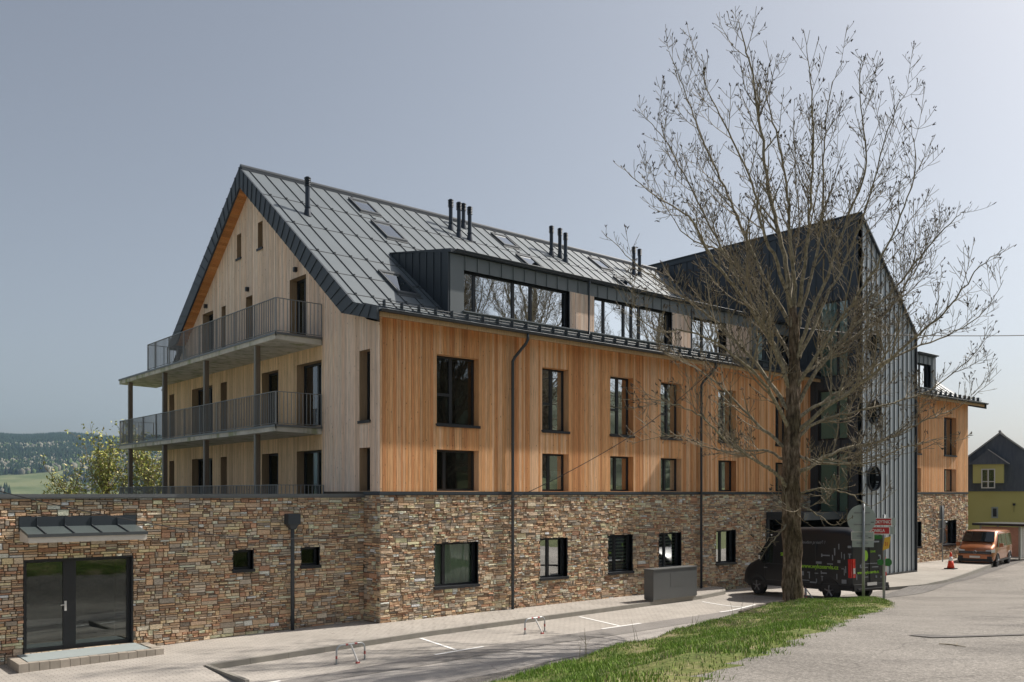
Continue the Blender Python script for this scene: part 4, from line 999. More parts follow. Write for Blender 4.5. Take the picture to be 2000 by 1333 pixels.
# ------------------------------------------------------------------ tree
def px3(px, py, d):   # point seen at photo position px, py, d metres from the viewer
    x, y = cw((px-1000)/1743*d, d); return Vector((x, y, CAMZ-(py-963)/1743*d))
TD = 26.0
LIMBS = [
 [(1547, 640, 0, .10), (1530, 500, .3), (1503, 382, .6), (1486, 255, .8), (1466, 130, 1), (1448, 66, 1.1), (1440, 42, 1.1)],
 [(1550, 617, 0, .085), (1553, 560, 0), (1545, 489, -.3), (1535, 361, -.6), (1515, 255, -1), (1496, 175, -1.2), (1508, 105, -1.3)],
 [(1552, 690, 0, .085), (1562, 617, .2), (1589, 524, .5), (1606, 410, .9), (1609, 297, 1.2), (1619, 191, 1.4), (1643, 123, 1.5)],
 [(1560, 600, .2, .075), (1574, 500, -.2), (1583, 404, -.6), (1588, 255, -1), (1583, 149, -1.3), (1570, 66, -1.4)],
 [(1552, 720, 0, .085), (1575, 640, -.3), (1615, 540, -.6), (1655, 425, -.8), (1692, 319, -1), (1680, 191, -1.1), (1681, 112, -1.1)],
 [(1560, 700, 0, .075), (1605, 600, .6), (1655, 500, 1), (1700, 380, 1.4), (1738, 238, 1.8), (1779, 168, 2)],
 [(1548, 640, 0, .08), (1500, 560, .6), (1456, 463, 1), (1422, 382, 1.3), (1379, 289, 1.6), (1350, 212, 1.9), (1318, 127, 2.1), (1303, 98, 2.1)],
 [(1547, 600, 0, .075), (1520, 520, -.5), (1490, 450, -.9), (1469, 361, -1.2), (1422, 255, -1.5), (1379, 170, -1.7), (1371, 108, -1.8)],
 [(1545, 760, 0, .085), (1500, 660, -.5), (1440, 570, -1), (1388, 501, -1.5), (1345, 425, -1.9), (1277, 382, -2.2), (1218, 327, -2.4)],
 [(1540, 800, 0, .085), (1480, 715, .7), (1400, 630, 1.3), (1320, 572, 1.9), (1250, 522, 2.3), (1176, 452, 2.6)],
 [(1545, 730, 0, .08), (1505, 660, .4), (1450, 560, .9), (1390, 450, 1.4), (1335, 340, 1.8), (1290, 262, 2), (1245, 216, 2.1)],
 [(1541, 960, 0, .075), (1515, 925, -.4), (1480, 902, -.9), (1420, 862, -1.6), (1370, 815, -2.2), (1300, 785, -2.8), (1215, 780, -3.1)],
 [(1541, 880, 0, .07), (1480, 830, .5), (1420, 765, 1), (1360, 720, 1.6), (1290, 680, 2.2), (1215, 562, 2.5)],
 [(1541, 905, 0, .06), (1490, 880, .8), (1400, 880, 1.8), (1320, 850, 2.6), (1235, 868, 3)],
 [(1552, 850, 0, .09), (1620, 790, -.5), (1700, 735, -1), (1780, 665, -1.6), (1850, 605, -2.1), (1905, 530, -2.5), (1960, 488, -2.7)],
 [(1556, 925, 0, .075), (1640, 880, .6), (1720, 862, 1.3), (1800, 825, 1.9), (1870, 795, 2.4), (1942, 742, 2.7)],
 [(1552, 800, 0, .08), (1605, 710, .5), (1680, 625, 1), (1750, 560, 1.5), (1820, 475, 2), (1868, 425, 2.3), (1893, 403, 2.4)],
 [(1553, 820, 0, .07), (1640, 765, 1), (1740, 700, 2), (1850, 655, 2.8), (1920, 610, 3.2), (1958, 550, 3.4)],
 [(1556, 965, 0, .045), (1600, 955, -.8), (1660, 965, -1.5), (1700, 990, -1.8), (1730, 970, -2)],
 [(1556, 985, 0, .04), (1590, 1000, -.6), (1630, 1025, -1), (1665, 1012, -1.2)],
 [(1555, 890, 0, .055), (1610, 905, -1), (1690, 905, -2), (1780, 870, -2.8), (1850, 855, -3.1)],
 [(1553, 760, 0, .075), (1625, 650, -.6), (1700, 540, -1.2), (1752, 440, -1.6), (1788, 330, -1.9), (1778, 240, -2)],
 [(1553, 860, 0, .07), (1600, 822, .6), (1690, 800, 1.4), (1800, 770, 2.2), (1890, 705, 2.8), (1935, 640, 3)],
 [(1541, 840, 0, .07), (1500, 760, -1), (1430, 690, -1.9), (1350, 650, -2.5), (1270, 640, -3), (1200, 560, -3.2)],
 [(1544, 700, 0, .07), (1490, 600, 1.2), (1420, 500, 2), (1330, 450, 2.6), (1270, 330, 3)],
 [(1557, 740, 0, .065), (1640, 680, 1.6), (1740, 600, 2.6), (1800, 500, 3.2), (1840, 420, 3.4)],
 [(1541, 1020, 0, .04), (1515, 1050, -.5), (1490, 1070, -.9), (1470, 1050, -1.1)],
 [(1549, 660, 0, .06), (1545, 560, 1.6), (1560, 450, 2.4), (1555, 330, 2.8), (1548, 230, 3)],
]
def smooth_path(P, n):
    out = []
    for i in range(len(P)-1):
        p0, p1, p2, p3 = P[max(i-1, 0)], P[i], P[i+1], P[min(i+2, len(P)-1)]
        for k in range(n):
            t_ = k/n; out.append(.5*((2*p1)+(p2-p0)*t_+(2*p0-5*p1+4*p2-p3)*t_*t_+(3*p1-p0-3*p2+p3)*t_**3))
    out.append(P[-1]); return out
tr_ = random.Random(77)
limb_mb, twig_mb, bud_mb = MB(), MB(), MB()
def rv(s): return Vector((tr_.gauss(0, s), tr_.gauss(0, s), tr_.gauss(0, s)))
def bud(p, d):
    if tr_.random() < .42:
        for _ in range(tr_.choice((1, 2, 3))):
            q = p+rv(.018); dd2 = (d*.7+rv(.35)+Vector((0, 0, .2))).normalized()*tr_.uniform(.045, .085); bud_mb.tube([q-dd2*.3, q+dd2*.3, q+dd2], [.006, .014, .003], 4, cap=False)
def grow(p, d, L, r, lev):
    n = max(3, int(L/.16)); st = L/n; pts = [p]; rad = [r]; up = .085 if lev < 3 else .13
    for i in range(n):
        d = (d+rv(.05)+Vector((0, 0, up))).normalized(); p = p+d*st; pts.append(p); rad.append(max(.0068, r*(1-.72*(i+1)/n)))
    (limb_mb if r > .03 else twig_mb).tube(pts, rad, 6 if r > .03 else 3, cap=False)
    bud(pts[-1], d)
    if lev >= 4 or L < .22: return
    step = .24 if lev == 2 else .2
    k = int(L/step); side = tr_.choice((-1, 1))
    for j in range(k):
        f = .2+.75*(j+tr_.random()*.6)/max(1, k); i = min(n-1, int(f*n)); b = pts[i]; dj = (pts[i+1]-pts[i]).normalized()
        ax = dj.orthogonal().normalized(); ax.rotate(Matrix.Rotation(tr_.uniform(0, 6.28), 3, dj)); side = -side
        nd = (dj*math.cos(R_(50))+ax*math.sin(R_(50))+Vector((0, 0, .12))).normalized()
        nl = L*(1-f*.6)*tr_.uniform(.34, .7)
        if nl > .12: grow(b, nd, nl, max(.006, rad[i]*.6), lev+1)
for L in LIMBS:
    r0 = L[0][3]; P = [px3(q[0], q[1], TD+q[2]) for q in L]; pts = smooth_path(P, 6); n = len(pts)
    for i in range(1, n): pts[i] = pts[i]+rv(.018)
    r0 *= .9; rad = [max(.008, r0*(1-.92*(i/(n-1))**.7)) for i in range(n)]
    limb_mb.tube(pts, rad, 8, cap=False); bud(pts[-1], Vector((0, 0, 1)))
    tot = sum((pts[i+1]-pts[i]).length for i in range(n-1)); s_ = 0; nxt = tot*(.30 if L[-1][1] < 300 else .16); sd = 1
    for i in range(n-1):
        s_ += (pts[i+1]-pts[i]).length
        while s_ > nxt:
            f = nxt/tot; dj = (pts[i+1]-pts[i]).normalized(); ax = dj.orthogonal().normalized(); ax.rotate(Matrix.Rotation(tr_.uniform(0, 6.28), 3, dj))
            nd = (dj*math.cos(R_(42))+ax*math.sin(R_(42))+Vector((0, 0, .18))).normalized()
            ln = tr_.uniform(.7, 2.35)*(1.08-f*.62)*(.7+tot/15)
            if tr_.random() < .2: ln *= .4
            grow(pts[i], nd, ln, max(.008, min(rad[i]*.6, .035)), 2); nxt += tr_.uniform(.22, .42)
tx, ty = cw((1548-1000)/1743*TD, TD); tzg = ground(tx, ty)
tree = empty('bare_tree', (0, 0, 0)); tag(tree, 'tall leafless tree with spreading budding branches on the grassy bank', 'tree')
mb = MB(); trunk = [(1548, 1182, .315), (1548, 1172, .29), (1547, 1130, .27), (1547, 1060, .255), (1546, 1000, .245), (1545, 940, .25), (1546, 880, .235), (1549, 820, .21), (1550, 760, .175), (1551, 700, .14), (1550, 640, .12), (1549, 600, .08)]
P = smooth_path([px3(a, b, TD) for a, b, c in trunk], 4); rd = np.interp(np.linspace(0, len(trunk)-1, len(P)), range(len(trunk)), [c for *_, c in trunk])
P[0].z = min(P[0].z, tzg-.15)
i0 = len(mb.v); mb.tube(P, list(rd), 22)
for q in range(len(mb.v)):
    x, y, z = mb.v[q]; a = math.atan2(y-ty, x-tx); k = .020*math.sin(a*5+z*.8)+.014*math.sin(a*9-z*2.1)+.018*math.sin(z*5+a*3)+.012*math.sin(z*13+a*7)+tr_.uniform(-.008, .008); mb.v[q] = (x+math.cos(a)*k, y+math.sin(a)*k, z)
mb.build('trunk', 'bark', tree, smooth=True)
crown = limb_mb.build('crown', 'branch_bark', tree, smooth=True)
twig_mb.build('twigs', 'twig_bark', crown); bud_mb.build('buds', 'bud', crown)
# same kind of tree across the road behind the viewer (seen in the dormer glass)
for i, (x, y, rz, s) in enumerate([(21, -24, 1.1, 1.2), (32, -27, 2.4, 1.3), (44, -24, 4.0, 1.2), (57, -28, 5.1, 1.25)]):
    def cp(o, par):
        c = o.copy(); col.objects.link(c); c.parent = par
        for ch in o.children: cp(ch, c)
        return c
    c = cp(tree, None); z = gz(x, y); M = Matrix.Translation((x, y, z)) @ Matrix.Rotation(rz, 4, 'Z') @ Matrix.Scale(s, 4) @ Matrix.Translation((-tx, -ty, -tzg))
    c.matrix_basis = M; c['label'] = 'leafless tree on the slope across the road, seen mirrored in the dormer windows'; c['group'] = 'bare trees across the road'

# young leafy trees left of the balconies
def leafy(name, u, d, zb, H, wd, seed, label, n=2300):
    r = np.random.default_rng(seed); rr = random.Random(seed); x0, y0 = cw(u, d); root = empty(name, (x0, y0, zb)); tag(root, label, 'tree', 'young leafy trees beyond the terrace')
    mb = MB(); tips = []
    mb.tube([(0, 0, 0), (.05, 0, H*.35), (0, .05, H*.7)], [.09, .07, .03], 8)
    for k in range(26):
        a = rr.uniform(0, 6.28); z = H*rr.uniform(.1, .7); l = wd*rr.uniform(.4, 1.); p = [Vector((0, 0, z))]; d3 = Vector((math.cos(a)*.6, math.sin(a)*.6, .8)).normalized()
        for j in range(7): d3 = (d3+Vector((rr.gauss(0, .12), rr.gauss(0, .12), .08))).normalized(); p.append(p[-1]+d3*l/5); tips.append(p[-1])
        mb.tube(p, [.035*(1-j/8)+.006 for j in range(8)], 4, cap=False)
        for j in range(2, 8):
            for _ in range(3):
                e = p[j]+Vector((rr.gauss(0, .25), rr.gauss(0, .25), rr.uniform(.05, .5))); mb.tube([p[j], (p[j]+e)/2+Vector((0, 0, -.03)), e], [.012, .008, .005], 3, cap=False); tips.append(e)
    mb.build('trunk', 'twig_bark', root)
    T = np.array([tuple(t_) for t_ in tips]); c = T[r.integers(0, len(T), n)]+r.normal(0, .09, (n, 3)); s = .035+.04*r.random(n)
    A = r.normal(0, 1, (n, 3)); A /= np.linalg.norm(A, axis=1)[:, None]; B = np.cross(A, r.normal(0, 1, (n, 3))); B /= np.linalg.norm(B, axis=1)[:, None]
    A *= s[:, None]*1.5; B *= s[:, None]*.7; Vv = np.stack([c-A, c+B, c+A, c-B], 1).reshape(-1, 3); Fv = np.arange(n*4).reshape(-1, 4)
    pal = np.array([(.40, .42, .09), (.30, .34, .08), (.48, .46, .14), (.20, .25, .08), (.44, .38, .16)]); cc = pal[r.integers(0, 5, n)]*(.75+.5*r.random((n, 1)))
    npmesh('crown', Vv, Fv, 'leaf', cc, root)
for i, (px, d, top, wd, lab) in enumerate([(135, 46, 922, 1.7, 'small young tree with sparse fresh leaves, leftmost beyond the stone wing'), (212, 48, 892, 2.5, 'airy young tree with fresh yellow green leaves just left of the balconies'), (288, 47, 884, 2.6, 'leafy young tree seen between the two leftmost balcony posts')]):
    z1 = CAMZ+(963-top)/1743*d; leafy('leafy_tree', (px-1000)/1743*d, d, z1-4.2, 4.3, wd, 50+i, lab, 1500 if i == 0 else 2600)

# ------------------------------------------------------------------ far hills and woods
def hill_z(u, d, lay):
    if lay == 0: crest = 108+10*math.sin(u*.0013+1.2)+ (-.012)*(u+1600); return max(-90, crest*sstep((d-2300)/1500)+(-40)*(1-sstep((d-2300)/1500)))
    return 0
def hillmesh(name, mat, zf, us, ds):
    V = []; 
    for d in ds:
        for u in us: x, y = cw(u, d); V.append((x, y, zf(u, d)))
    nu = len(us); F = [(i*nu+j, i*nu+j+1, (i+1)*nu+j+1, (i+1)*nu+j) for i in range(len(ds)-1) for j in range(nu-1)]
    return tag(npmesh(name, V, F, mat, smooth=True), kind='structure')
def zfar(u, d):
    # pixel height of crest above the horizon falls from 106 to 97 across the gap
    k = (u/d) if d > 0 else 0; crest = (100-26*(k+.5)+2.2*math.sin(k*60)+1.2*math.sin(k*23+1))/1743*3900
    t_ = sstep((d-900)/3000); und = 10*math.sin(u*.006+d*.004)+7*math.sin(u*.011-d*.009)
    return -45+(crest+CAMZ+45)*t_**1.1+und*(1-t_)*min(1, (d-900)/400)*.8 - max(0, d-3900)*.05
hillmesh('hills', 'far_ground', zfar, [float(v) for v in np.linspace(-4200, 400, 90)], [float(v) for v in np.linspace(900, 5200, 60)])
rg = np.random.default_rng(9); n = 34000
d = 1500+2500*rg.random(n)**.8; k = -.72+.50*rg.random(n); u = k*d
keep = np.ones(n, bool); nz = vnoise(u+9000, d, .0035, 4)*.6+vnoise(u+9000, d, .011, 6)*.4
keep &= (d > 1960+120*np.sin(u*.01)) | (nz > np.where(k > -.50, .44, .54)); keep &= ~((nz < .27) & (d < 2600)); keep &= ~((k > -.495) & (k < -.425) & (d > 2950) & (d < 3080)); keep &= ~((k > -.60) & (k < -.52) & (d > 2780) & (d < 2840)); u, d, nz = u[keep], d[keep], nz[keep]; n = len(u)
Zs = np.array([zfar(a, b) for a, b in zip(u, d)]); XY = CAM[None]+u[:, None]*RV+d[:, None]*FV
con = rg.random(n) < np.where(nz > .50, .90, .45); con |= (d > 2900) & (rg.random(n) < .97); Ht = np.where(con, 17+9*rg.random(n), 11+7*rg.random(n)); Rd = np.where(con, 4.0+1.5*rg.random(n), 5+2*rg.random(n))
ks = 6; ang = np.arange(ks)*2*np.pi/ks; VV = np.zeros((n, ks*2+1, 3))
for q in range(ks):
    jit = .75+.5*rg.random(n); VV[:, q, 0] = XY[:, 0]+np.cos(ang[q])*Rd*jit; VV[:, q, 1] = XY[:, 1]+np.sin(ang[q])*Rd*jit; VV[:, q, 2] = Zs+Ht*.05
    f = np.where(con, .55, 1.1); VV[:, ks+q, 0] = XY[:, 0]+np.cos(ang[q])*Rd*f*jit; VV[:, ks+q, 1] = XY[:, 1]+np.sin(ang[q])*Rd*f*jit; VV[:, ks+q, 2] = Zs+Ht*np.where(con, .5, .62)
VV[:, 2*ks] = np.stack([XY[:, 0], XY[:, 1], Zs+Ht], 1)
i0 = np.arange(n)*(2*ks+1); Fq = []
for q in range(ks):
    q2 = (q+1) % ks; Fq += [np.stack([i0+q, i0+q2, i0+ks+q2], 1), np.stack([i0+q, i0+ks+q2, i0+ks+q], 1), np.stack([i0+ks+q, i0+ks+q2, i0+2*ks], 1)]
pc = np.where(con[:, None], np.array([(.018, .032, .016)]), np.array([(.20, .19, .15)]))*(.7+.6*rg.random((n, 1)))
pc = np.where((~con & (rg.random(n) < .4))[:, None], np.array([(.09, .125, .045)]), pc)
tag(npmesh('forest', VV.reshape(-1, 3), np.concatenate(Fq), 'conifer', np.concatenate([pc]*len(Fq))), 'dark conifer forest with paler bare woods covering the distant hillside', 'forest', kind='stuff')

# ------------------------------------------------------------------ vehicles
def loft(stations, name, mat, parent, w, zlow, belt, tuck, crown=.05, rc=.16):
    # stations: (x, ztop, width factor, zbottom)
    V = []; F = []; ring = None
    for (x, zt, wf, zb) in stations:
        hw_ = w/2*wf; pts = []
        bz = min(belt, zb+(zt-zb)*.45); zr = max(zt-rc*1.3, bz+.02)
        tk = tuck*max(0., (zr-bz))/1.3
        half = [(0, zb), (hw_*.80, zb), (hw_*.97, zb+.08), (hw_, (zb+bz)/2), (hw_, bz), (hw_-tk*.5, (bz+zr)/2), (hw_-tk, zr), (hw_-tk-rc*.12, zr+(zt-zr)*.45), (hw_-tk-rc*.5, zr+(zt-zr)*.85), (hw_-tk-rc*1.2, zt+crown*.2), (hw_*.4, zt+crown*.8), (0, zt+crown)]
        full = half+[(-a, b) for a, b in half[-2:0:-1]]
        ring = len(full); V += [(x, a, b) for a, b in full]
    for i in range(len(stations)-1):
        for j in range(ring): F.append((i*ring+j, i*ring+(j+1) % ring, (i+1)*ring+(j+1) % ring, (i+1)*ring+j))
    mb = MB(); mb.v = V; mb.f = F+[tuple(range(ring)), tuple(range((len(stations)-1)*ring+ring-1, (len(stations)-1)*ring-1, -1))]; mb.c = [(1, 1, 1)]*len(mb.f)
    o = mb.build(name, mat, parent, smooth=True)
    m = o.modifiers.new('edge', 'EDGE_SPLIT'); m.split_angle = R_(38)
    return o
def wheel(parent, x, y, r, side, w=.24):
    mb = MB(); mb.tube([(x, y-w/2, r), (x, y-w/2+.03, r), (x, y+w/2-.03, r), (x, y+w/2, r)], [r*.93, r, r, r*.93], 28); wl = mb.build('wheel', 'tyre', parent)
    ys = y+side*(w/2+.004); mb = MB(); mb.tube([(x, ys-side*.02, r), (x, ys, r)], r*.62, 24)
    mb.build('rim', 'plastic', wl); mb = MB()
    for k in range(5):
        a = k*2*math.pi/5+.3
        for da in (-.09, .09): mb.tube([(x, ys+side*.008, r), (x+math.cos(a+da)*r*.6, ys+side*.012, r+math.sin(a+da)*r*.6)], .016, 5)
    mb.tube([(x, ys, r), (x, ys+side*.02, r)], .06, 10); mb.build('spokes', 'rim', wl); return wl
def arch(mbx, x, y, r, side):
    k = 14; o = [(x+math.cos(math.pi*i/k)*r, math.sin(math.pi*i/k)*r) for i in range(k+1)]
    for i in range(k):
        (a, b), (c, d) = o[i], o[i+1]
        mbx.hexa([(a, y, b+.33), (c, y, d+.33), (x+(c-x)*1.14, y, .33+d*1.14), (x+(a-x)*1.14, y, .33+b*1.14), (a, y+side*.025, b+.33), (c, y+side*.025, d+.33), (x+(c-x)*1.12, y+side*.02, .33+d*1.12), (x+(a-x)*1.12, y+side*.02, .33+b*1.12)])
    mbx.poly([(a, y+side*.006, b+.33) for a, b in o]+[(x-r, y+side*.006, .3), (x+r, y+side*.006, .3)])
# --- black work van
rear = cw(11.92, 31.3); hd = np.array([.1594, .987]); lf = np.array([-.987, .1594])   # heading, its left side
VL = 5.3; VWd = 2.0
cx, cy = rear[0]+(-lf[0])*VWd/2, rear[1]+(-lf[1])*VWd/2
van = empty('work_van', (cx, cy, ground(cx+hd[0]*1.2, cy+hd[1]*1.2)), math.atan2(hd[1], hd[0]))
tag(van, 'black high roof work van with green and white lettering parked behind the tree', 'van')
van.rotation_euler = (0, R_(1.6), math.atan2(hd[1], hd[0]))
loft([(0, 2.35, .93, .5), (.04, 2.45, .97, .42), (.3, 2.55, 1, .38), (1.6, 2.58, 1, .36), (3.3, 2.56, 1, .36), (3.6, 2.50, .995, .36), (3.75, 2.36, .99, .36), (4.25, 1.62, .985, .36), (4.4, 1.42, .975, .36), (4.9, 1.20, .95, .34), (5.15, 1.0, .88, .34), (5.3, .75, .76, .36)], 'body', 'van_black', van, VWd, .36, 1.15, .13)
mb = MB(); mb.box(-.08, .02, -.95, .95, .38, .62); mb.box(-.05, 4.9, 1.0, 1.02, .4, .52); mb.box(-.05, 4.9, -1.02, -1.0, .4, .52); mb.box(-.16, -.06, -.8, .8, .42, .47)
for s_ in (-1, 1): arch(mb, .95, s_*1.0, .42, s_); arch(mb, 4.4, s_*.985, .42, s_)
mb.build('bumper', 'plastic', van)
for s_ in (-1, 1): wheel(van, .95, s_*.88, .345, s_); wheel(van, 4.4, s_*.88, .345, s_)
mb = MB()
for s_ in (-1, 1): mb.hexa([(3.3, s_*.985, 1.25), (4.15, s_*.985, 1.25), (4.15, s_*.97, 1.3), (3.3, s_*.97, 1.3), (3.3, s_*.91, 2.0), (3.75, s_*.91, 2.0), (3.75, s_*.89, 2.0), (3.3, s_*.89, 2.0)])
mb.hexa([(3.80, -.8, 2.31), (3.80, .8, 2.31), (4.3, .85, 1.62), (4.3, -.85, 1.62), (3.83, -.8, 2.34), (3.83, .8, 2.34), (4.33, .85, 1.65), (4.33, -.85, 1.65)]); mb.build('cab_glass', 'car_glass', van)
for s_ in (-1, 1):
    mb = MB(); mb.box(-.02, .10, s_*.86-.07, s_*.86+.07, .86, 1.52)
    if s_ > 0: mb.box(-.0, .13, .955, .99, .86, 1.52)
    mb.build('tail_light', 'tail_red', van); mb = MB(); mb.box(-.028, -.02, s_*.86-.05, s_*.86+.05, 1.0, 1.2); mb.build('reversing_light', 'lamp_white', van)
    mb = MB(); mb.box(4.0, 4.12, s_*1.02 if s_ > 0 else -1.2, 1.2 if s_ > 0 else -1.02, 1.35, 1.62); mb.build('mirror', 'plastic', van)
mb = MB(); mb.box(4.02, 4.1, 1.2, 1.206, 1.4, 1.55); mb.build('mirror_glint', 'sign_white', van)
mb = MB(); mb.box(-.024, .0, -.006, .006, .65, 2.3); mb.box(-.03, 0, -.55, -.5, 1.0, 1.1); mb.build('rear_door_seam', 'plastic', van)
simple('seam_grey', (.05, .052, .058), .5); mb = MB()
for xs_1 in (1.55, 2.95, 3.98): mb.box(xs_1, xs_1+.012, .998, 1.006, .5, 1.25); mb.box(xs_1, xs_1+.012, .90, .97, 1.25, 2.1) if xs_1 < 3.9 else None
mb.box(.2, 3.9, .999, 1.007, 1.22, 1.235); mb.box(.2, 3.9, 1.0, 1.008, .60, .612); mb.build('panel_seam', 'seam_grey', van)
mb = MB(); mb.box(2.75, 2.93, 1.0, 1.03, 1.03, 1.07); mb.box(3.85, 4.0, 1.0, 1.03, 1.05, 1.09); mb.build('door_handle', 'rim', van)
mb = MB(); mb.box(-.1, -.085, -.26, .26, .56, .67); mb.build('number_plate', 'sign_white', van)
# lettering and white tool silhouettes
def side_M(x, z, tuck=0.0):  # left side of the van, reading from the front towards the back
    return Matrix(((-1, 0, 0, x), (0, 0, 1, 1.006-tuck), (0, 1, 0, z), (0, 0, 0, 1)))
text('www.wykoservis.cz', .21, 'lime', van, side_M(2.2, 1.14), bold=.004); text('SERVIS', .17, 'lime', van, side_M(3.2, 1.55, .035), bold=.004)
text('v\u0161e host tvoi jeuden prost\u011b !', .17, 'graphic', van, side_M(3.15, 2.03, .085), shear=.3)
mb = MB(); r = random.Random(4)
def gl_(x, z, w, h, t=0.): y = 1.004-(max(0, z-1.15)*.1); mb = MB(); mb.box(x-w/2, x+w/2, y, y+.008, z-h/2, z+h/2); mb.build('tool_graphic', 'graphic', van)
for x, z, w, h in [(.55, 1.95, .04, .2), (.72, 1.75, .05, .28), (.42, 1.65, .03, .22), (.3, 1.6, .03, .2), (1.1, 1.62, .34, .045), (1.28, 1.62, .05, .12), (.8, 1.55, .04, .2), (.52, 1.42, .12, .1), (.9, 1.32, .25, .04), (1.4, 1.35, .25, .08), (.22, 1.15, .04, .24), (.1, 1.95, .14, .08), (.08, 1.7, .13, .03), (.08, 1.63, .05, .16), (.28, 1.05, .03, .22), (.34, 1.17, .12, .03),
                   (2.15, .93, .15, .16), (1.85, .98, .12, .035), (1.82, .85, .04, .2), (1.5, .96, .16, .03), (1.28, 1.0, .04, .12), (1.15, .98, .22, .05), (2.0, .68, .34, .03), (1.65, .62, .3, .05), (1.25, .86, .10, .03), (1.25, .78, .03, .16), (.6, .88, .03, .2), (.3, .72, .2, .14), (2.3, .72, .05, .14), (1.5, .7, .04, .13)]: gl_(x, z, w, h)
def rear_M(y, z): return Matrix(((0, 0, -1, -.012), (-1, 0, 0, y), (0, 1, 0, z), (0, 0, 0, 1)))
text('www.wykoservis.cz', .15, 'lime', van, rear_M(.68, .98), bold=.003); text('SERVIS', .1, 'lime', van, rear_M(-.05, 1.72))
mb = MB(); k = 18; mb.poly([(-.014, .22+.14*math.cos(2*math.pi*i/k), 1.62+.19*math.sin(2*math.pi*i/k)) for i in range(k)]); mb.build('emblem', 'lime', van)
mb = MB()
for y, z, w, h in [(.5, 1.25, .06, .12), (.3, 1.2, .4, .03), (-.3, 1.2, .35, .03), (-.55, 1.6, .12, .05), (-.6, 1.52, .04, .12), (.2, .86, .2, .03), (-.35, .85, .08, .08), (-.62, .83, .06, .06), (.72, .88, .04, .2), (.0, 1.33, .9, .02), (.45, 2.0, .1, .05), (-.3, 2.1, .5, .05)]: mb = MB(); mb.box(-.016, 0, y-w/2, y+w/2, z-h/2, z+h/2); mb.build('tool_graphic', 'graphic', van)
# --- copper van
hd2 = Vector((-.985, -.17)); ang2 = math.atan2(hd2.y, hd2.x)
fw = Vector((37.3, -3.0)); lf2 = Vector((-hd2.y, hd2.x))          # left side of the van
ctr = fw - lf2*.85 - hd2*4.0      # rear bumper centre
v2 = empty('passenger_van', (ctr.x, ctr.y, ground(fw.x, fw.y)), ang2); tag(v2, 'copper coloured passenger van parked facing the viewer near the far end of the house', 'van')
loft([(0, 1.72, .90, .45), (.06, 1.84, .96, .38), (.4, 1.90, 1, .32), (2.2, 1.94, 1, .30), (3.3, 1.93, .995, .3), (3.5, 1.86, .99, .3), (4.15, 1.30, .985, .3), (4.3, 1.18, .98, .3), (4.65, 1.07, .95, .28), (4.82, .92, .9, .26), (4.9, .66, .84, .28)], 'body', 'van_copper', v2, 1.9, .3, 1.02, .16, .04, .14)
mb = MB()
for s_ in (-1, 1):
    for xa, xb in ((3.0, 3.95), (1.85, 2.9), (.35, 1.75)):
        sl2 = .45 if xb > 3.9 else 0
        mb.hexa([(xa, s_*.93, 1.08), (xb, s_*.93, 1.08), (xb, s_*.948, 1.08), (xa, s_*.948, 1.08), (xa, s_*.82, 1.74), (xb-sl2, s_*.82, 1.74), (xb-sl2, s_*.87, 1.74), (xa, s_*.87, 1.74)])
mb.hexa([(3.57, -.72, 1.86), (3.57, .72, 1.86), (4.17, .80, 1.34), (4.17, -.80, 1.34), (3.60, -.72, 1.89), (3.60, .72, 1.89), (4.20, .80, 1.37), (4.20, -.80, 1.37)]); mb.build('windscreen', 'car_glass', v2)
mb = MB(); mb.box(4.74, 4.915, -.80, .80, .72, .86); mb.box(4.7, 4.93, -.86, .86, .30, .46); mb.box(.5, 4.5, .955, .965, .3, .4); mb.box(.5, 4.5, -.965, -.955, .3, .4)
for s_ in (-1, 1): arch(mb, 1.0, s_*.95, .38, s_); arch(mb, 4.0, s_*.94, .38, s_)
mb.box(4.85, 4.94, -.83, -.6, .46, .6); mb.box(4.85, 4.94, .6, .83, .46, .6); mb.build('grille', 'plastic', v2)
for s_ in (-1, 1):
    mb = MB(); mb.hexa([(4.55, s_*.66, .8), (4.88, s_*.52, .8), (4.9, s_*.80, .8), (4.6, s_*.93, .8), (4.52, s_*.66, .95), (4.83, s_*.52, .93), (4.84, s_*.80, .95), (4.55, s_*.93, .98)]); mb.build('headlight', 'lamp_white', v2)
    mb = MB(); mb.box(3.75, 3.88, min(s_*.98, s_*1.18), max(s_*.98, s_*1.18), 1.08, 1.28); mb.build('mirror', 'van_copper', v2)
    wheel(v2, 1.0, s_*.82, .335, s_); wheel(v2, 4.0, s_*.82, .335, s_)
mb = MB()
for zz in (.75, .83): mb.box(4.918, 4.925, -.75, .75, zz, zz+.012)
kk = [(4.93, .08*math.cos(2*math.pi*i/16), .80+.08*math.sin(2*math.pi*i/16)) for i in range(17)]; mb.tube(kk, .012, 5); mb.tube([(4.93, -.05, .86), (4.93, -.015, .75), (4.93, .0, .80), (4.93, .015, .75), (4.93, .05, .86)], .008, 4); mb.build('emblem', 'rim', v2)
mb = MB(); mb.box(4.935, 4.945, -.26, .26, .50, .61); mb.build('number_plate', 'sign_white', v2)

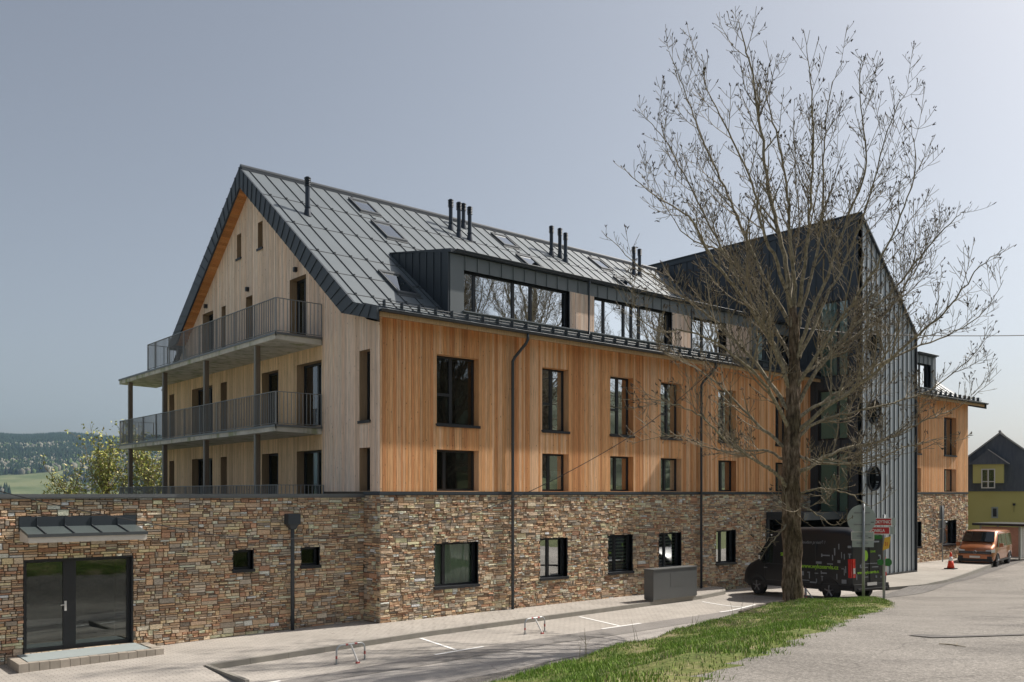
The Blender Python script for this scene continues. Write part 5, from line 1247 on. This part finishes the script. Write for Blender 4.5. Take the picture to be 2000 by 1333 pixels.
# ------------------------------------------------------------------ small things
cab = empty('utility_cabinet', (10.22, -1.55, 0)); tag(cab, 'dark grey metal utility cabinet standing on the kerb below the windows', 'cabinet')
mb = MB(); mb.box(.03, 2.45, -.31, .07, 0, .06); mb.build('plinth', 'kerb', cab)
mb = MB(); mb.box(0, 2.48, -.34, .1, .06, 1.12); bd = mb.build('body', 'cabinet', cab)
mb = MB(); mb.box(-.02, 2.50, -.36, .12, 1.122, 1.16); mb.build('lid', 'cabinet', cab)
mb = MB(); mb.box(.95, 1.65, -.344, -.339, .48, 1.0); mb.build('door', 'cabinet', bd)
def barrier(x, y, rz, label):
    z = ground(x, y)+.004; b = empty('parking_barrier', (x, y, z), rz); tag(b, label, 'parking barrier', 'folding parking barriers')
    mb = MB(); P = [(-.40, 0, 0), (-.40, 0, .30)]+[(-.40+.13*(1-math.cos(t_)), 0, .30+.13*math.sin(t_)) for t_ in (.5, 1., 1.57)]+[(.27+.13*math.sin(t_), 0, .30+.13*math.cos(t_)) for t_ in (0, .5, 1., 1.57)]+[(.40, 0, 0)]
    mb.tube(P, .022, 8); hp = mb.build('hoop', 'hoop_metal', b, smooth=True)
    mb = MB(); 
    for c0, c1 in (((-.40, 0, .12), (-.40, 0, .19)), ((.40, 0, .14), (.40, 0, .22)), ((-.15, 0, .43), (-.08, 0, .43)), ((.10, 0, .43), (.18, 0, .43))): mb.tube([c0, c1], .024, 8)
    mb.build('red_band', 'red_dull', hp)
    mb = MB(); mb.tube([(0, 0, .42), (.02, -.28, .03)], .022, 8); mb.build('stay', 'sign_white', b)
    mb = MB(); mb.box(-.03, .06, -.31, -.25, 0, .04); mb.build('lock', 'red_dull', b)
    for xf in (-.45, .35): mb = MB(); mb.box(xf, xf+.1, -.04, .04, 0, .012); mb.build('foot_plate', 'galv', b)
barrier(-3.28, -3.92, .05, 'red and silver folding parking barrier in the bay nearest the viewer'); barrier(2.88, -3.72, .05, 'grey folding parking barrier in the bay in front of the first downpipe')
bx, by = cw(.329*32.2, 32.2); barrier(bx, by, .6, 'folding parking barrier half hidden between the tree trunk and the black van')
# faded wheel marks in bays
# traffic cone
cn = empty('traffic_cone', (31.76, -2.98, .063)); tag(cn, 'orange traffic cone with a white band on the pavement before the copper van', 'cone')
mb = MB(); mb.box(-.24, .24, -.24, .24, 0, .04); mb.build('base', 'tyre', cn)
prof = [(0.04, .17), (.36, .115)]; mb = MB(); mb.tube([(0, 0, .04), (0, 0, .42)], [.18, .105], 20); mb.build('body', 'cone_red', cn, smooth=True); mb = MB(); mb.tube([(0, 0, .62), (0, 0, .84)], [.075, .035], 20); mb.build('tip', 'cone_red', cn, smooth=True)
mb = MB(); mb.tube([(0, 0, .42), (0, 0, .62)], [.106, .074], 20); mb.build('band', 'cone_white', cn, smooth=True)
# signs: local frame facing the viewer direction
def sign_root(px, d, name, label, cat='sign', rz=None):
    x, y = cw((px-1000)/1743*d, d); o = empty(name, (x, y, ground(x, y)), math.atan2(RV[1], RV[0]) if rz is None else rz); tag(o, label, cat); return o
sg = sign_root(1686.5, 26.4, 'road_sign', 'round road sign seen from behind with two small plates below it')
mb = MB(); mb.tube([(0, 0, -.2), (0, 0, 2.9)], .042, 12); mb.build('post', 'galv', sg, smooth=True)
mb = MB(); mb.tube([(-.03, .06, 2.43), (-.03, .075, 2.43)], .425, 40); dk = mb.build('disc', 'sign_back', sg)
mb = MB(); 
for z in (2.27, 2.62): mb.box(-.26, .22, .045, .058, z-.018, z+.018)
for z in (1.93, 1.72): mb.box(-.18, .16, .045, .058, z-.014, z+.014)
mb.build('clamp_bars', 'rim', sg)
mb = MB(); mb.box(.24, .33, .045, .056, 2.33, 2.35); mb.box(.17, .25, .045, .056, 1.87, 1.89); mb.build('sticker', 'plastic', sg)
mb = MB(); mb.box(-.33, .33, .06, .07, 1.81, 2.05); mb.build('plate', 'sign_back', sg); mb = MB(); mb.box(-.31, .33, .06, .07, 1.60, 1.79); mb.build('plate', 'sign_back', sg)
mb = MB()
for a in ((-.34, .34, 2.04, 2.06), (-.34, .34, 1.80, 1.82), (-.34, -.32, 1.8, 2.06), (.32, .34, 1.8, 2.06)): mb.box(a[0], a[1], .055, .059, a[2], a[3])
mb.build('plate_rim', 'sign_white', sg)
sg = sign_root(1726.5, 26.9, 'direction_sign', 'post with two red direction boards and a small yellow plate right of the round sign')
mb = MB(); mb.tube([(0, 0, -.2), (0, 0, 2.6)], .04, 12); mb.build('post', 'galv', sg, smooth=True)
for k, (x0, x1, z0, z1, txt) in enumerate([(-.42, .22, 2.26, 2.50, 'ROKYTNICE'), (-.50, .16, 2.0, 2.24, 'PONIKLA')]):
    mb = MB(); mb.box(x0, x1, -.06, -.045, z0, z1); bo = mb.build('board', 'sign_white', sg); mb = MB(); mb.box(x0+.02, x1-.03, -.066, -.06, z0+.025, z1-.025); mb.build('board_face', 'sign_red', bo)
    text(txt, .13, 'sign_white', bo, Matrix(((.82, 0, 0, x0+.05), (0, 0, -1, -.068), (0, 1, 0, z0+.075), (0, 0, 0, 1))), bold=.003)
mb = MB(); mb.box(.24, .36, .03, .04, 2.26, 2.50); mb.box(.20, .33, .03, .04, 2.0, 2.24); mb.build('rear_board', 'sign_back', sg)
mb = MB(); c, s_ = math.cos(.5), math.sin(.5); mb.hexa([(-.06, -.05, 1.52), (.13, -.05, 1.58), (.13, -.035, 1.58), (-.06, -.035, 1.52), (-.0, -.05, 1.90), (.19, -.05, 1.94), (.19, -.035, 1.94), (-.0, -.035, 1.90)]); yp = mb.build('plate', 'sign_yellow', sg)
text('31', .16, 'red_paint', yp, Matrix(((.8, 0, 0, -.01), (0, 0, -1, -.053), (0, 1, 0, 1.66), (0, 0, 0, 1))))
mb = MB(); mb.tube([(.11, -.03, 1.16), (.11, .02, 1.16)], .12, 16); mb.tube([(-.11, -.03, 1.16), (-.11, .02, 1.16)], .09, 14); mb.build('badge', 'sign_green', sg)
mb = MB(); mb.box(-.28, -.05, .02, .04, 1.86, 1.97); mb.build('badge', 'sign_green', sg)
xw, yw = 36.2, -.62
sg = empty('notice_sign', (xw, yw, .06)); tag(sg, 'grey sign boards seen from behind on a thin post before the far stone wall', 'sign')
mb = MB(); mb.tube([(0, 0, 0), (0, 0, 3.1)], .03, 8); mb.build('post', 'galv', sg, smooth=True)
for a in ((-.30, .30, 2.35, 3.15), (-.45, .45, 1.85, 2.33), (-.30, .30, 1.05, 1.83)):
    mb = MB(); mb.box(a[0], a[1], .03, .04, a[2], a[3]); mb.build('board', 'cabinet', sg)
# cables
mb = MB()
def cable(pts, r): mb.tube(smooth_path([px3(*p) for p in pts], 10), r, 5)
cable([(-120, 925, 17.5), (0, 960, 17.7), (130, 991, 18), (290, 1022, 18.6), (430, 1046, 19.2), (560, 1053.5, 19.8), (740, 1042, 20.8), (900, 1008, 22), (1035, 960, 23.2), (1200, 872, 24.6), (1300, 802, 25.6), (1420, 700, 25.9), (1548, 612, 26.0)], .010)
tag(mb.build('overhead_cable', 'plastic'), 'thin sagging cable crossing in front of the wing and up to the tree', 'cable')
mb = MB(); cable([(1549, 640, 26.3), (1680, 652, 30), (1830, 656, 34), (2000, 655.5, 38), (2150, 650, 42)], .018)
tag(mb.build('overhead_cable', 'plastic'), 'dark overhead cable crossing the sky at the right edge', 'cable')
# stick on the road
mb = MB(); p0, p1, p2, p3 = [Vector(onroad(*q)) for q in ((1834, 1259.5), (1850, 1262), (1868, 1263), (1886, 1266))]
mb.tube([p0+Vector((0, 0, .012)), p1+Vector((0, 0, .02)), p2+Vector((0, 0, .014)), p3+Vector((0, 0, .012))], [.006, .009, .008, .004], 5); mb.tube([p2+Vector((0, 0, .014)), Vector(onroad(1870, 1260))+Vector((0, 0, .03))], [.005, .003], 4)
tag(mb.build('fallen_stick', 'twig_bark'), 'thin broken stick lying on the near road', 'stick')
for i, (px, py) in enumerate([(1332, 66), (1337, 66.5), (1352, 58)]):
    p = px3(px, py, 120); mb = MB(); mb.tube([(-.16, 0, 0), (-.05, 0, .02), (.1, 0, .02), (.2, 0, 0)], [.01, .05, .045, .01], 6); mb.poly([(-.05, 0, .03), (.08, 0, .03), (0, .3, .12), (-.08, .32, .12)]); mb.poly([(-.05, 0, .03), (.08, 0, .03), (0, -.3, .12), (-.08, -.32, .12)])
    o = mb.build('bird', 'plastic'); o.location = p; tag(o, ['tiny bird high in the sky left of the treetop, leftmost of three', 'tiny bird high in the sky left of the treetop, middle of three', 'tiny bird high in the sky, nearest of three to the treetop'][i], 'bird', 'three birds in the sky')

# ------------------------------------------------------------------ haze
mb = MB(); mb.box(-5200, 2500, -3000, 5200, -140, 420); hz = mb.build('haze', 'plastic'); tag(hz, kind='stuff')
m = bpy.data.materials.new('haze'); m.use_nodes = True; m.node_tree.nodes.clear(); o_ = m.node_tree.nodes.new('ShaderNodeOutputMaterial'); pv = m.node_tree.nodes.new('ShaderNodeVolumePrincipled')
pv.inputs['Density'].default_value = .00007; pv.inputs['Color'].default_value = (.50, .74, 1.0, 1); pv.inputs['Anisotropy'].default_value = .2
m.node_tree.links.new(pv.outputs[0], o_.inputs['Volume']); hz.data.materials.clear(); hz.data.materials.append(m)
